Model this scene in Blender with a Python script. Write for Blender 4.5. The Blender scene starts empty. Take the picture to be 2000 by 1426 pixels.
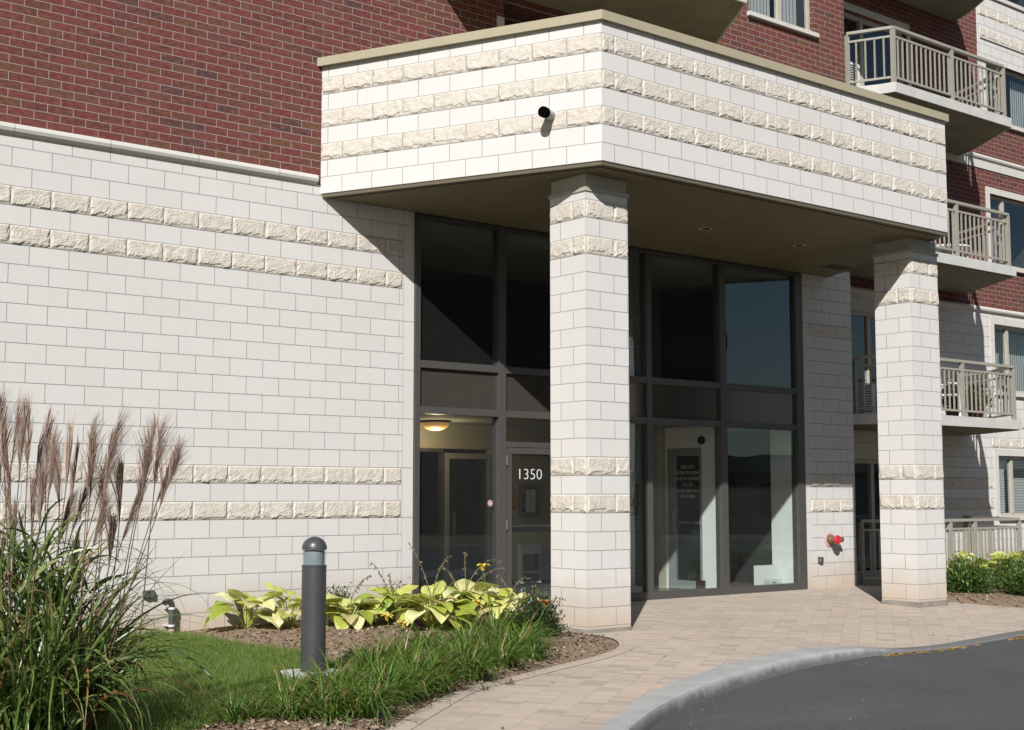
import bpy, math, random
from mathutils import Vector, Matrix, noise
import numpy as np
random.seed(7); rng = np.random.default_rng(7)
R = math.radians
scene = bpy.context.scene
COL = scene.collection

# ------------------------------------------------------------------ camera
YAW, PITCH, ROLL = R(39.23222), R(5.40457), R(-0.01303)
fw = Vector((math.sin(YAW)*math.cos(PITCH), math.cos(YAW)*math.cos(PITCH), math.sin(PITCH)))
rt = Vector((math.cos(YAW), -math.sin(YAW), 0)); up = rt.cross(fw)
cam = bpy.data.cameras.new('camera'); co = bpy.data.objects.new('camera', cam); COL.objects.link(co)
M3 = Matrix((rt, up, -fw)).transposed()
co.matrix_world = Matrix.Translation((-5.19639, -15.20738, 1.62089)) @ M3.to_4x4()
cam.lens = 2679.99/2000*36; cam.sensor_width = 36; cam.clip_end = 3000; cam.clip_start = .1
scene.camera = co

# ------------------------------------------------------------------ sky, sun, exposure
SUN = Vector((1.08, 1.0, -1.021)).normalized()
EL = math.asin(-SUN.z); AZ = math.atan2(-SUN.x, -SUN.y)
w = bpy.data.worlds.new('World'); scene.world = w; w.use_nodes = True
nt = w.node_tree; bg = nt.nodes['Background']
sky = nt.nodes.new('ShaderNodeTexSky'); sky.sky_type = 'NISHITA'; sky.sun_disc = False
sky.sun_elevation = EL; sky.sun_rotation = AZ % (2*math.pi)
sky.air_density = 1.0; sky.dust_density = .6; sky.ozone_density = 1.0
nt.links.new(sky.outputs[0], bg.inputs[0]); bg.inputs[1].default_value = .05
sl = bpy.data.lights.new('sun', 'SUN'); sl.energy = 5.0; sl.angle = R(.53); sl.color = (1, .98, .945)
so = bpy.data.objects.new('sun', sl); COL.objects.link(so)
so.rotation_euler = SUN.to_track_quat('-Z', 'Y').to_euler()
scene.view_settings.view_transform = 'Standard'; scene.view_settings.look = 'None'
scene.view_settings.exposure = .68; scene.view_settings.gamma = 1
scene.render.engine = 'CYCLES'
scene.cycles.max_bounces = 8; scene.cycles.transparent_max_bounces = 16

c, L = .22, .4568                       # block course height and block length

# ------------------------------------------------------------------ object helpers
def link(o, parent=None):
    COL.objects.link(o)
    if parent: o.parent = parent
    return o
def tag(o, label, cat, group=None):
    o['label'] = label; o['category'] = cat
    if group: o['group'] = group
    return o
def thing(name, label, cat, loc=(0, 0, 0), group=None):
    o = bpy.data.objects.new(name, None); o.location = loc; o.empty_display_size = .2
    link(o); return tag(o, label, cat, group)
def kind(o, k): o['kind'] = k; return o

class MB:
    def __init__(s): s.v = []; s.f = []; s.uv = []
    def face(s, pts, uvs=None):
        n = len(s.v); s.v += [tuple(p) for p in pts]; s.f.append(tuple(range(n, n+len(pts))))
        s.uv += list(uvs) if uvs else [(p[0]+p[1], p[2]) for p in pts]
    def box(s, x0, x1, y0, y1, z0, z1):
        P = lambda x, y, z: (x, y, z)
        f = s.face
        f([P(x0,y0,z0),P(x1,y0,z0),P(x1,y0,z1),P(x0,y0,z1)],[(x0,z0),(x1,z0),(x1,z1),(x0,z1)])
        f([P(x1,y1,z0),P(x0,y1,z0),P(x0,y1,z1),P(x1,y1,z1)],[(x1,z0),(x0,z0),(x0,z1),(x1,z1)])
        f([P(x0,y1,z0),P(x0,y0,z0),P(x0,y0,z1),P(x0,y1,z1)],[(-y1,z0),(-y0,z0),(-y0,z1),(-y1,z1)])
        f([P(x1,y0,z0),P(x1,y1,z0),P(x1,y1,z1),P(x1,y0,z1)],[(y0,z0),(y1,z0),(y1,z1),(y0,z1)])
        f([P(x0,y0,z1),P(x1,y0,z1),P(x1,y1,z1),P(x0,y1,z1)],[(x0,y0),(x1,y0),(x1,y1),(x0,y1)])
        f([P(x0,y1,z0),P(x1,y1,z0),P(x1,y0,z0),P(x0,y0,z0)],[(x0,y1),(x1,y1),(x1,y0),(x0,y0)])
        return s
    def prism(s, poly, z0, z1, uo=None, vo=0, caps=True):
        n = len(poly)
        for i in range(n):
            a, b = poly[i], poly[(i+1) % n]; d = math.dist(a, b)
            u0, u1 = (0, d) if not uo or uo[i] is None else uo[i](d)
            s.face([(*a,z0),(*b,z0),(*b,z1),(*a,z1)], [(u0,z0-vo),(u1,z0-vo),(u1,z1-vo),(u0,z1-vo)])
        if caps:
            s.face([(*p,z1) for p in poly], [p for p in poly]); s.face([(*p,z0) for p in reversed(poly)], [p for p in reversed(poly)])
        return s
    def bar(s, p, q, wd, ht, upv=(0,0,1)):
        p, q = Vector(p), Vector(q); d = (q-p).normalized(); u = Vector(upv)
        sd = d.cross(u)
        if sd.length < 1e-4: sd = d.cross(Vector((1,0,0)))
        sd.normalize(); u = sd.cross(d).normalized()
        sd *= wd/2; u *= ht/2
        A = [p-sd-u, p+sd-u, p+sd+u, p-sd+u]; B = [x+(q-p) for x in A]; ln = (q-p).length
        for i in range(4):
            j = (i+1) % 4
            s.face([A[i],A[j],B[j],B[i]][::-1], [(0,0),(wd,0),(wd,ln),(0,ln)])
        s.face(A); s.face(B[::-1]); return s
    def tube(s, pts, rad, n=10, cap=True):
        pts = [Vector(p) for p in pts]; k = len(pts)
        rad = [rad]*k if not hasattr(rad, '__len__') else rad
        rings = []; ref = None
        for i, p in enumerate(pts):
            d = (pts[min(i+1,k-1)]-pts[max(i-1,0)]).normalized()
            if ref is None: ref = d.orthogonal().normalized()
            a = (ref - d*ref.dot(d)).normalized(); b = d.cross(a); ref = a
            rings.append([p + (a*math.cos(t)+b*math.sin(t))*rad[i] for t in [2*math.pi*j/n for j in range(n)]])
        for i in range(k-1):
            for j in range(n):
                m = (j+1) % n; s.face([rings[i][j],rings[i][m],rings[i+1][m],rings[i+1][j]], [(j/n,i/k),(m/n,i/k),(m/n,(i+1)/k),(j/n,(i+1)/k)])
        if cap: s.face(rings[0][::-1]); s.face(rings[-1])
        return s
    def lathe(s, prof, ctr=(0,0,0), n=28, axis=None):
        ctr = Vector(ctr); ax = Vector(axis or (0,0,1)).normalized(); a = ax.orthogonal().normalized(); b = ax.cross(a)
        rg = [[ctr+ax*h+(a*math.cos(2*math.pi*j/n)+b*math.sin(2*math.pi*j/n))*max(r,1e-4) for j in range(n)] for r, h in prof]
        for i in range(len(rg)-1):
            for j in range(n):
                m = (j+1) % n; s.face([rg[i][j],rg[i][m],rg[i+1][m],rg[i+1][j]], [(j/n,prof[i][1])]*4)
        return s
    def obj(s, name, mat, parent=None, smooth=False, weld=False):
        me = bpy.data.meshes.new(name)
        me.from_pydata(s.v, [], s.f)
        uv = me.uv_layers.new(name='UVMap'); uv.data.foreach_set('uv', np.array(s.uv, np.float32).ravel())
        if weld:
            import bmesh
            bm = bmesh.new(); bm.from_mesh(me); bmesh.ops.remove_doubles(bm, verts=bm.verts, dist=1e-5); bm.to_mesh(me); bm.free()
        if smooth: me.polygons.foreach_set('use_smooth', [True]*len(me.polygons))
        if isinstance(mat, (list, tuple)):
            for m in mat: me.materials.append(m)
        else: me.materials.append(mat)
        o = bpy.data.objects.new(name, me); return link(o, parent)

def wall_holes(mb, x0, x1, z0, z1, Y, holes, depth=.18):
    """front wall face in plane y=Y (facing -Y) with rectangular holes and their reveals"""
    xs = sorted({x0, x1, *[h[0] for h in holes], *[h[1] for h in holes]}); zs = sorted({z0, z1, *[h[2] for h in holes], *[h[3] for h in holes]})
    for i in range(len(xs)-1):
        for j in range(len(zs)-1):
            a, b, e, f = xs[i], xs[i+1], zs[j], zs[j+1]; mx, mz = (a+b)/2, (e+f)/2
            if any(h[0] < mx < h[1] and h[2] < mz < h[3] for h in holes): continue
            mb.face([(a,Y,e),(b,Y,e),(b,Y,f),(a,Y,f)], [(a,e),(b,e),(b,f),(a,f)])
    for a, b, e, f in holes:
        y = Y+(1.12 if (a, b) == (7.07, 10.4) else depth)
        mb.face([(a,Y,e),(a,Y,f),(a,y,f),(a,y,e)], [(0,e),(0,f),(depth,f),(depth,e)])
        mb.face([(b,y,e),(b,y,f),(b,Y,f),(b,Y,e)], [(depth,e),(depth,f),(0,f),(0,e)])
        mb.face([(a,Y,f),(b,Y,f),(b,y,f),(a,y,f)], [(a,0),(b,0),(b,depth),(a,depth)])
        mb.face([(a,y,e),(b,y,e),(b,Y,e),(a,Y,e)], [(a,depth),(b,depth),(b,0),(a,0)])

# ------------------------------------------------------------------ materials
ALB = .60                                # overall trim of the painted-in colours to measured reflectance
class NT:
    def __init__(s, name):
        s.m = bpy.data.materials.new(name); s.m.use_nodes = True; s.t = s.m.node_tree
        s.b = s.t.nodes['Principled BSDF']; s.b.inputs['Specular IOR Level'].default_value = .3
    def n(s, typ, **kw):
        nd = s.t.nodes.new('ShaderNode'+typ)
        for k, v in kw.items():
            if hasattr(nd, k): setattr(nd, k, v)
            else: nd.inputs[k.replace('_', ' ')].default_value = v
        return nd
    def l(s, a, b): s.t.links.new(a, b)
    def ramp(s, fac, stops, interp='LINEAR'):
        r = s.n('ValToRGB'); r.color_ramp.interpolation = interp; e = r.color_ramp.elements
        while len(e) < len(stops): e.new(.5)
        for i, (p, col) in enumerate(stops): e[i].position = p; e[i].color = (*col, 1) if len(col) == 3 else col
        s.l(fac, r.inputs[0]); return r.outputs[0]
    def mix(s, fac, a, b, blend='MIX'):
        m = s.n('Mix'); m.data_type = 'RGBA'; m.blend_type = blend
        for sock, v in ((m.inputs[0], fac), (m.inputs[6], a), (m.inputs[7], b)):
            if hasattr(v, 'links'): s.l(v, sock)
            elif sock == m.inputs[0]: sock.default_value = v
            else: sock.default_value = (*v, 1)
        return m.outputs[2]
    def noise(s, vec, scale, detail=4, rough=.55):
        n = s.n('TexNoise'); n.inputs['Scale'].default_value = scale; n.inputs['Detail'].default_value = detail; n.inputs['Roughness'].default_value = rough
        if vec is not None: s.l(vec, n.inputs['Vector'])
        return n.outputs['Fac']
    def bump(s, h, dist, strength=1.0, prev=None):
        b = s.n('Bump'); b.inputs['Distance'].default_value = dist; b.inputs['Strength'].default_value = strength
        s.l(h, b.inputs['Height'])
        if prev is not None: s.l(prev, b.inputs['Normal'])
        s.l(b.outputs[0], s.b.inputs['Normal']); return b.outputs[0]
    def pos(s): return s.n('NewGeometry').outputs['Position']
    def uv(s): return s.n('UVMap', uv_map='UVMap').outputs[0]
    def col(s, v):
        s.l(s.mix(1, v, (ALB, ALB, ALB), 'MULTIPLY'), s.b.inputs['Base Color'])

def plain(name, col, rough=.6, metal=0, spec=.3, var=.12, scale=6, bump=0):
    t = NT(name); p = t.pos(); f = t.noise(p, scale)
    a = tuple(x*(1-var) for x in col); b = tuple(min(1, x*(1+var)) for x in col)
    t.col(t.ramp(f, [(.3, a), (.7, b)]))
    t.b.inputs['Roughness'].default_value = rough; t.b.inputs['Metallic'].default_value = metal; t.b.inputs['Specular IOR Level'].default_value = spec
    if bump: t.bump(t.noise(p, scale*12, 5), bump)
    return t.m

def stone(name, bw, rh, off=.5, base=(.735,.715,.695), stain=True, mortar=.0045):
    t = NT(name); uv = t.uv(); p = t.pos()
    br = t.n('TexBrick'); br.offset = off; br.offset_frequency = 2
    for k, v in dict(Scale=1, Brick_Width=bw, Row_Height=rh, Mortar_Size=mortar, Mortar_Smooth=.15, Bias=0).items(): br.inputs[k.replace('_',' ')].default_value = v
    br.inputs['Color1'].default_value = (0,0,0,1); br.inputs['Color2'].default_value = (1,1,1,1); br.inputs['Mortar'].default_value = (.5,.5,.5,1)
    t.l(uv, br.inputs['Vector'])
    sc = lambda k: tuple(x*y for x, y in zip(base, k))
    blk = t.ramp(br.outputs['Color'], [(0, sc((.965,.96,.955))), (.3, base), (.5, sc((.995,.98,.965))), (.75, sc((1.01,1.005,.995))), (1, sc((.975,.955,.935)))])
    n1 = t.noise(p, 1.3, 5, .6); blk = t.mix(t.ramp(n1, [(.42,(0,0,0)),(.75,(.35,.35,.35))]), blk, sc((.93,.895,.85)))
    n2 = t.noise(p, 46, 3); blk = t.mix(t.ramp(n2, [(.55,(0,0,0)),(.8,(.16,.16,.16))]), blk, sc((.82,.8,.78)))
    mpv = t.n('Mapping'); mpv.inputs['Scale'].default_value = (9, 9, .55); t.l(p, mpv.inputs['Vector'])
    nv_ = t.noise(mpv.outputs[0], 1, 4, .6); blk = t.mix(t.ramp(nv_, [(.55,(0,0,0)),(.78,(.30,.30,.30))]), blk, sc((.86,.84,.80)))
    if stain:                                    # splash-back dirt on the lowest courses
        sx = t.n('SeparateXYZ'); t.l(p, sx.inputs[0])
        a = t.n('Math', operation='MULTIPLY_ADD'); t.l(n1, a.inputs[0]); a.inputs[1].default_value = .7; t.l(sx.outputs[2], a.inputs[2])
        mk = t.ramp(a.outputs[0], [(.38,(.85,.85,.85)),(1.05,(0,0,0))])
        blk = t.mix(mk, blk, (.58,.455,.34))
    t.col(t.mix(br.outputs['Fac'], blk, (.36,.355,.35)))
    t.b.inputs['Roughness'].default_value = .85
    inv = t.n('Math', operation='SUBTRACT'); inv.inputs[0].default_value = 1; t.l(br.outputs['Fac'], inv.inputs[1])
    nb = t.bump(inv.outputs[0], .004); t.bump(n2, .0012, .6, nb)
    return t.m

def brick(name):
    t = NT(name); uv = t.uv(); p = t.pos()
    br = t.n('TexBrick'); br.offset = .5; br.offset_frequency = 2
    for k, v in dict(Scale=1, Brick_Width=.302, Row_Height=.0987, Mortar_Size=.0048, Mortar_Smooth=.2, Bias=0).items(): br.inputs[k.replace('_',' ')].default_value = v
    br.inputs['Color1'].default_value = (0,0,0,1); br.inputs['Color2'].default_value = (1,1,1,1); br.inputs['Mortar'].default_value = (.5,.5,.5,1)
    wb = t.n('TexNoise'); wb.inputs['Scale'].default_value = 9; t.l(p, wb.inputs['Vector'])      # slightly crooked joints
    wv = t.n('VectorMath', operation='MULTIPLY_ADD'); t.l(wb.outputs['Color'], wv.inputs[0]); wv.inputs[1].default_value = (.006,.006,0); t.l(uv, wv.inputs[2])
    t.l(wv.outputs[0], br.inputs['Vector'])
    red = t.ramp(br.outputs['Color'], [(0,(.158,.044,.034)),(.14,(.168,.043,.040)),(.28,(.138,.040,.032)),(.42,(.150,.036,.036)),(.55,(.120,.038,.034)),(.66,(.135,.060,.034)),(.80,(.125,.044,.034)),(.93,(.082,.040,.042)),(1,(.09,.040,.040))], 'CONSTANT')
    mp = t.n('Mapping'); mp.inputs['Scale'].default_value = (13, 13, 30); t.l(p, mp.inputs['Vector'])
    n1 = t.noise(mp.outputs[0], 1, 4, .65)
    red = t.mix(t.ramp(n1, [(.45,(0,0,0)),(.70,(.9,.9,.9))]), red, (.25,.085,.058))
    red = t.mix(t.ramp(n1, [(.28,(.85,.85,.85)),(.43,(0,0,0))]), red, (.07,.03,.03))
    n2 = t.noise(p, .9, 4)
    red = t.mix(t.ramp(n2, [(.55,(0,0,0)),(.72,(.22,.22,.22))]), red, (.24,.12,.115))
    t.col(t.mix(br.outputs['Fac'], red, (.40,.325,.29)))
    t.b.inputs['Roughness'].default_value = .9
    inv = t.n('Math', operation='SUBTRACT'); inv.inputs[0].default_value = 1; t.l(br.outputs['Fac'], inv.inputs[1])
    nb = t.bump(inv.outputs[0], .006); t.bump(n1, .004, .7, nb)
    return t.m

def rough_stone():
    t = NT('split_face_stone'); p = t.pos(); uv = t.uv()
    n = t.noise(p, 13, 6, .65)
    a = t.ramp(n, [(.3,(.58,.52,.44)),(.5,(.71,.655,.575)),(.72,(.76,.715,.645))])
    sx = t.n('SeparateXYZ'); t.l(uv, sx.inputs[0])
    a = t.mix(t.ramp(sx.outputs[0], [(0,(.0,.0,.0)),(1,(.35,.35,.35))]), a, (.68,.59,.52))
    t.col(a); t.b.inputs['Roughness'].default_value = .92
    t.bump(t.noise(p, 60, 5, .7), .008, 1)
    return t.m

def glass(name, tint=(.62,.67,.66), refl=1.0, ior=1.5, dust=0.0):
    m = bpy.data.materials.new(name); m.use_nodes = True; t = m.node_tree; t.nodes.clear()
    o = t.nodes.new('ShaderNodeOutputMaterial'); mx = t.nodes.new('ShaderNodeMixShader'); tr = t.nodes.new('ShaderNodeBsdfTransparent'); gl = t.nodes.new('ShaderNodeBsdfGlossy')
    fr = t.nodes.new('ShaderNodeFresnel'); fr.inputs['IOR'].default_value = ior
    tr.inputs[0].default_value = (*tint, 1); gl.inputs['Roughness'].default_value = .004; gl.inputs[0].default_value = (.76*refl, .92*refl, refl, 1)
    nz = t.nodes.new('ShaderNodeTexNoise'); nz.inputs['Scale'].default_value = .9; nz.inputs['Detail'].default_value = 1
    g = t.nodes.new('ShaderNodeNewGeometry'); bp = t.nodes.new('ShaderNodeBump'); bp.inputs['Distance'].default_value = .006; bp.inputs['Strength'].default_value = .5
    t.links.new(g.outputs['Position'], nz.inputs['Vector']); t.links.new(nz.outputs['Fac'], bp.inputs['Height']); t.links.new(bp.outputs[0], gl.inputs['Normal'])
    ml = t.nodes.new('ShaderNodeMath'); ml.operation = 'MULTIPLY'; sb = t.nodes.new('ShaderNodeMath'); sb.operation = 'SUBTRACT'; sb.inputs[0].default_value = 1
    t.links.new(g.outputs['Backfacing'], sb.inputs[1]); t.links.new(fr.outputs[0], ml.inputs[0]); t.links.new(sb.outputs[0], ml.inputs[1]); t.links.new(ml.outputs[0], mx.inputs[0]); df = t.nodes.new('ShaderNodeBsdfDiffuse'); df.inputs[0].default_value = (.7,.7,.68,1); dm = t.nodes.new('ShaderNodeMixShader'); dm.inputs[0].default_value = dust; t.links.new(tr.outputs[0], dm.inputs[1]); t.links.new(df.outputs[0], dm.inputs[2])
    t.links.new(dm.outputs[0], mx.inputs[1]); t.links.new(gl.outputs[0], mx.inputs[2]); t.links.new(mx.outputs[0], o.inputs[0])
    return m

def leafy(name, stops, trans=.35, rough=.45, spec=.35):
    """stops over UV.x (one random number per leaf); translucent"""
    t = NT(name); uv = t.uv(); sx = t.n('SeparateXYZ'); t.l(uv, sx.inputs[0])
    colr = t.ramp(sx.outputs[0], stops)
    n = t.noise(t.pos(), 25, 3); colr = t.mix(t.ramp(n, [(.35,(0,0,0)),(.75,(.3,.3,.3))]), colr, tuple(x*.55 for x in stops[0][1]))
    t.col(colr); t.b.inputs['Roughness'].default_value = rough; t.b.inputs['Specular IOR Level'].default_value = spec
    tl = t.n('BsdfTranslucent'); t.l(colr, tl.inputs[0]); mx = t.n('MixShader'); mx.inputs[0].default_value = trans
    out = t.t.nodes['Material Output']; t.l(t.b.outputs[0], mx.inputs[1]); t.l(tl.outputs[0], mx.inputs[2]); t.l(mx.outputs[0], out.inputs[0])
    return t.m

M = {}
M['stone'] = stone('smooth_stone', L, c)
M['jamb'] = stone('jamb_stone', 5.0, .66, 0)
M['rough'] = rough_stone()
M['brick'] = brick('red_brick')
M['trim'] = stone('cast_stone_trim', 1.12, 5, 0, base=(.68,.655,.61), stain=False)
M['white_trim'] = plain('white_trim', (.70,.68,.63), .6, var=.05)
M['footing'] = plain('stained_footing', (.30,.27,.23), .9, var=.2, scale=5, bump=.004)
M['dim_stone'] = stone('shade_darkened_stone', L, c, base=(.20,.19,.18), stain=False)  # copy of the smooth stone, lobby shade put into its base colour
M['concrete'] = plain('grey_concrete', (.40,.38,.35), .9, var=.15, scale=4, bump=.004)
M['slab'] = plain('painted_concrete', (.60,.59,.56), .8, var=.08, scale=3, bump=.002)
M['slab_under'] = plain('underside_concrete', (.26,.225,.15), .9, var=.16, scale=2.4, bump=.002)  # darker, browner tone than the slab sides
M['coping'] = plain('beige_metal', (.45,.395,.275), .42, metal=0, spec=.4, var=.04)
M['soffit'] = None
M['capital'] = plain('beige_capping', (.47,.44,.37), .5, var=.05)
M['frame'] = plain('bronze_grey_aluminium', (.098,.092,.087), .42, metal=.15, spec=.5, var=.05)
M['spandrel'] = plain('spandrel_panel', (.066,.058,.050), .12, spec=.6, var=.05)
M['rail'] = plain('olive_beige_paint', (.37,.35,.295), .45, var=.05)
M['winframe'] = plain('beige_vinyl', (.52,.47,.39), .5, var=.04)
M['glass'] = glass('tinted_glass', (.89,.92,.92), 1.0, 1.85, .007)
M['glass2'] = glass('window_glass', (.90,.92,.92), 1.0, 1.8)
M['blind'] = plain('white_blind', (.74,.74,.72), .8, var=.04)
M['doorgrey'] = plain('grey_door_frame', (.34,.35,.34), .5, var=.05)
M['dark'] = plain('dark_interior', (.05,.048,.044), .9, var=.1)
M['beige_wall'] = plain('beige_wall_paint', (.52,.48,.35), .8, var=.04)
M['white_wall'] = plain('white_wall_paint', (1,1,.94), .7, var=.03)
M['ceil'] = plain('ceiling_paint', (.35,.34,.30), .9, var=.04)
M['tile'] = plain('floor_tile', (.16,.14,.12), .35, var=.12, scale=3)
M['black'] = plain('black_plastic', (.015,.015,.016), .6, var=.1)
M['void'] = plain('black_hood_recess_shade', (.004,.004,.004), .9, spec=0)  # black of the camera hood, also painted shade in the downlight recesses
M['steel'] = plain('brushed_steel', (.55,.55,.54), .3, metal=.9, var=.08)
M['white'] = plain('white_plastic', (.78,.78,.76), .4, var=.04)
M['bollard'] = plain('dark_grey_paint', (.062,.063,.067), .38, spec=.5, var=.08)
M['pvc'] = plain('grey_pvc', (.085,.088,.09), .5, var=.1)
M['red'] = plain('red_cap', (.62,.04,.055), .4, var=.05)
M['brass'] = plain('tarnished_brass', (.30,.17,.10), .4, metal=.5, var=.15)
M['pink'] = plain('faded_red_plate', (.62,.42,.38), .5, var=.1)
M['orange'] = plain('amber_sign', (.65,.27,.03), .5, var=.05)
M['wood'] = plain('dark_red_wood', (.06,.022,.018), .4, var=.2)
M['amber'] = plain('amber_glass', (.55,.32,.13), .3, var=.15)
M['letter'] = plain('white_vinyl', (.82,.82,.80), .5, var=.02)
M['bronze'] = plain('bronze_plaque', (.05,.038,.022), .35, metal=.4, var=.2)
M['paint'] = plain('worn_yellow_paint', (.62,.36,.06), .8, var=.3, scale=20)

def soffit_mat():
    t = NT('ribbed_soffit'); uv = t.uv(); sx = t.n('SeparateXYZ'); t.l(uv, sx.inputs[0])
    m = t.n('Math', operation='MULTIPLY'); t.l(sx.outputs[0], m.inputs[0]); m.inputs[1].default_value = 1/.11
    f = t.n('Math', operation='FRACT'); t.l(m.outputs[0], f.inputs[0])
    g = t.ramp(f.outputs[0], [(0,(0,0,0)),(.08,(1,1,1)),(.92,(1,1,1)),(1,(0,0,0))])
    n = t.noise(t.pos(), 1.5, 4)
    a = t.ramp(n, [(.3,(.20,.168,.090)),(.7,(.238,.20,.112))])
    t.col(t.mix(g, (.085,.065,.035), a)); t.b.inputs['Roughness'].default_value = .6
    t.bump(g, .008); return t.m
M['soffit'] = soffit_mat()
M['soffit_trim'] = plain('brown_soffit_trim', (.15,.125,.085), .5, var=.05)

def paver_mat():
    t = NT('concrete_pavers'); uv = t.uv(); p = t.pos()
    br = t.n('TexBrick'); br.offset = .5; br.offset_frequency = 2
    for k, v in dict(Scale=1, Brick_Width=.105, Row_Height=.205, Mortar_Size=.0026, Mortar_Smooth=.4, Bias=0).items(): br.inputs[k.replace('_',' ')].default_value = v
    br.inputs['Color1'].default_value = (0,0,0,1); br.inputs['Color2'].default_value = (1,1,1,1); br.inputs['Mortar'].default_value = (.5,.5,.5,1)
    t.l(uv, br.inputs['Vector'])
    a = t.ramp(br.outputs['Color'], [(0,(.43,.37,.31)),(.2,(.62,.515,.41)),(.5,(.57,.475,.395)),(.75,(.67,.54,.425)),(1,(.47,.41,.35))])
    n1 = t.noise(p, 1.1, 5, .6); a = t.mix(t.ramp(n1, [(.4,(0,0,0)),(.7,(.4,.4,.4))]), a, (.42,.34,.265))
    n2 = t.noise(p, 90, 3); a = t.mix(t.ramp(n2, [(.5,(0,0,0)),(.8,(.35,.35,.35))]), a, (.33,.27,.21))
    jn = t.noise(p, 5, 3); jf = t.n('Math', operation='MULTIPLY'); t.l(br.outputs['Fac'], jf.inputs[0])
    t.l(t.ramp(jn, [(.46,(.02,.02,.02)),(.68,(.55,.55,.55))]), jf.inputs[1])
    t.col(t.mix(jf.outputs[0], a, (.29,.235,.185)))
    t.b.inputs['Roughness'].default_value = .9
    inv = t.n('Math', operation='SUBTRACT'); inv.inputs[0].default_value = 1; t.l(br.outputs['Fac'], inv.inputs[1])
    nb = t.bump(inv.outputs[0], .0022); t.bump(n2, .0025, .7, nb); return t.m
M['paver'] = paver_mat()

def asphalt_mat():
    t = NT('asphalt'); p = t.pos()
    n1 = t.noise(p, .8, 5, .6); n2 = t.noise(p, 160, 2, .8)
    a = t.ramp(n1, [(.3,(.078,.078,.080)),(.7,(.104,.103,.103))])
    a = t.mix(t.ramp(n2, [(.56,(0,0,0)),(.70,(.75,.75,.75))]), a, (.23,.225,.22))
    n5 = t.noise(p, 28, 4, .85); a = t.mix(t.ramp(n5, [(.35,(.8,.8,.8)),(.5,(0,0,0))]), a, (.062,.062,.063)); a = t.mix(t.ramp(n5, [(.56,(0,0,0)),(.72,(.7,.7,.7))]), a, (.165,.163,.16))
    n4 = t.noise(p, 75, 3, .8); a = t.mix(t.ramp(n4, [(.33,(.7,.7,.7)),(.45,(0,0,0))]), a, (.045,.045,.046))
    mp = t.n('Mapping'); mp.inputs['Scale'].default_value = (.25, 2.2, 1); mp.inputs['Rotation'].default_value = (0,0,.35); t.l(p, mp.inputs['Vector'])
    n3 = t.noise(mp.outputs[0], 1.3, 4); a = t.mix(t.ramp(n3, [(.58,(0,0,0)),(.7,(.4,.4,.4))]), a, (.125,.122,.118))
    t.col(a); t.b.inputs['Roughness'].default_value = .85; t.bump(n2, .004, .8); return t.m
M['asphalt'] = asphalt_mat()

def curb_mat():
    t = NT('curb_concrete'); p = t.pos()
    n1 = t.noise(p, 3, 5, .65); n2 = t.noise(p, 55, 4, .7)
    a = t.ramp(n1, [(.3,(.39,.39,.38)),(.7,(.52,.52,.51))])
    g = t.n('NewGeometry'); sx = t.n('SeparateXYZ'); t.l(p, sx.inputs[0])
    a = t.mix(t.ramp(n2, [(.52,(0,0,0)),(.7,(.45,.45,.45))]), a, (.25,.25,.245))
    mp = t.n('Mapping'); mp.inputs['Scale'].default_value = (3, 3, 2); t.l(p, mp.inputs['Vector'])
    n3 = t.noise(mp.outputs[0], 2.2, 5)                       # noisy darker tone low on the face
    dz = t.n('Math', operation='MULTIPLY_ADD'); t.l(n3, dz.inputs[0]); dz.inputs[1].default_value = -.12; t.l(sx.outputs[2], dz.inputs[2])
    mr = t.n('MapRange'); t.l(dz.outputs[0], mr.inputs[0]); mr.inputs[1].default_value = -.15; mr.inputs[2].default_value = -.088; mr.inputs[3].default_value = .88; mr.inputs[4].default_value = 0
    a = t.mix(mr.outputs[0], a, (.15,.15,.15))
    t.col(a); t.b.inputs['Roughness'].default_value = .9; t.bump(n2, .006, .8); return t.m
M['curb'] = curb_mat()

def soil_mat():
    t = NT('bark_mulch'); p = t.pos(); n1 = t.noise(p, 40, 5, .7); n2 = t.noise(p, 2.2, 4)
    a = t.ramp(n1, [(.3,(.17,.11,.075)),(.5,(.36,.25,.165)),(.7,(.54,.41,.28))])
    a = t.mix(t.ramp(n2, [(.5,(0,0,0)),(.7,(.5,.5,.5))]), a, (.36,.27,.19))
    t.col(a); t.b.inputs['Roughness'].default_value = 1; t.bump(n1, .03); return t.m
M['soil'] = soil_mat()
def lawn_mat():
    t = NT('lawn_soil'); p = t.pos(); n = t.noise(p, 30, 4)
    t.col(t.ramp(n, [(.3,(.05,.10,.014)),(.7,(.11,.20,.03))])); t.b.inputs['Roughness'].default_value = 1; t.bump(n, .02); return t.m
M['lawn'] = lawn_mat()
M['grass'] = leafy('grass_blade', [(0,(.10,.17,.028)),(.45,(.19,.28,.055)),(.8,(.28,.37,.085)),(.93,(.42,.45,.15)),(1,(.58,.50,.24))], .45, .5)
M['misc'] = leafy('tall_grass_blade', [(0,(.05,.10,.022)),(.35,(.11,.18,.04)),(.7,(.21,.29,.07)),(.88,(.34,.37,.13)),(.95,(.36,.22,.08)),(1,(.22,.07,.045))], .3, .35, .5)
M['plume'] = leafy('plume_fibre', [(0,(.30,.19,.155)),(.5,(.50,.355,.285)),(1,(.76,.61,.50))], .3, .8, .1)
M['stem'] = leafy('plume_stem', [(0,(.16,.10,.055)),(1,(.26,.15,.10))], .1, .6)
M['hosta'] = leafy('hosta_leaf', [(0,(.36,.46,.06)),(.25,(.66,.70,.13)),(.7,(.90,.88,.34)),(.93,(.98,.93,.52)),(1,(.55,.40,.16))], .3, .38, .5)
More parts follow.
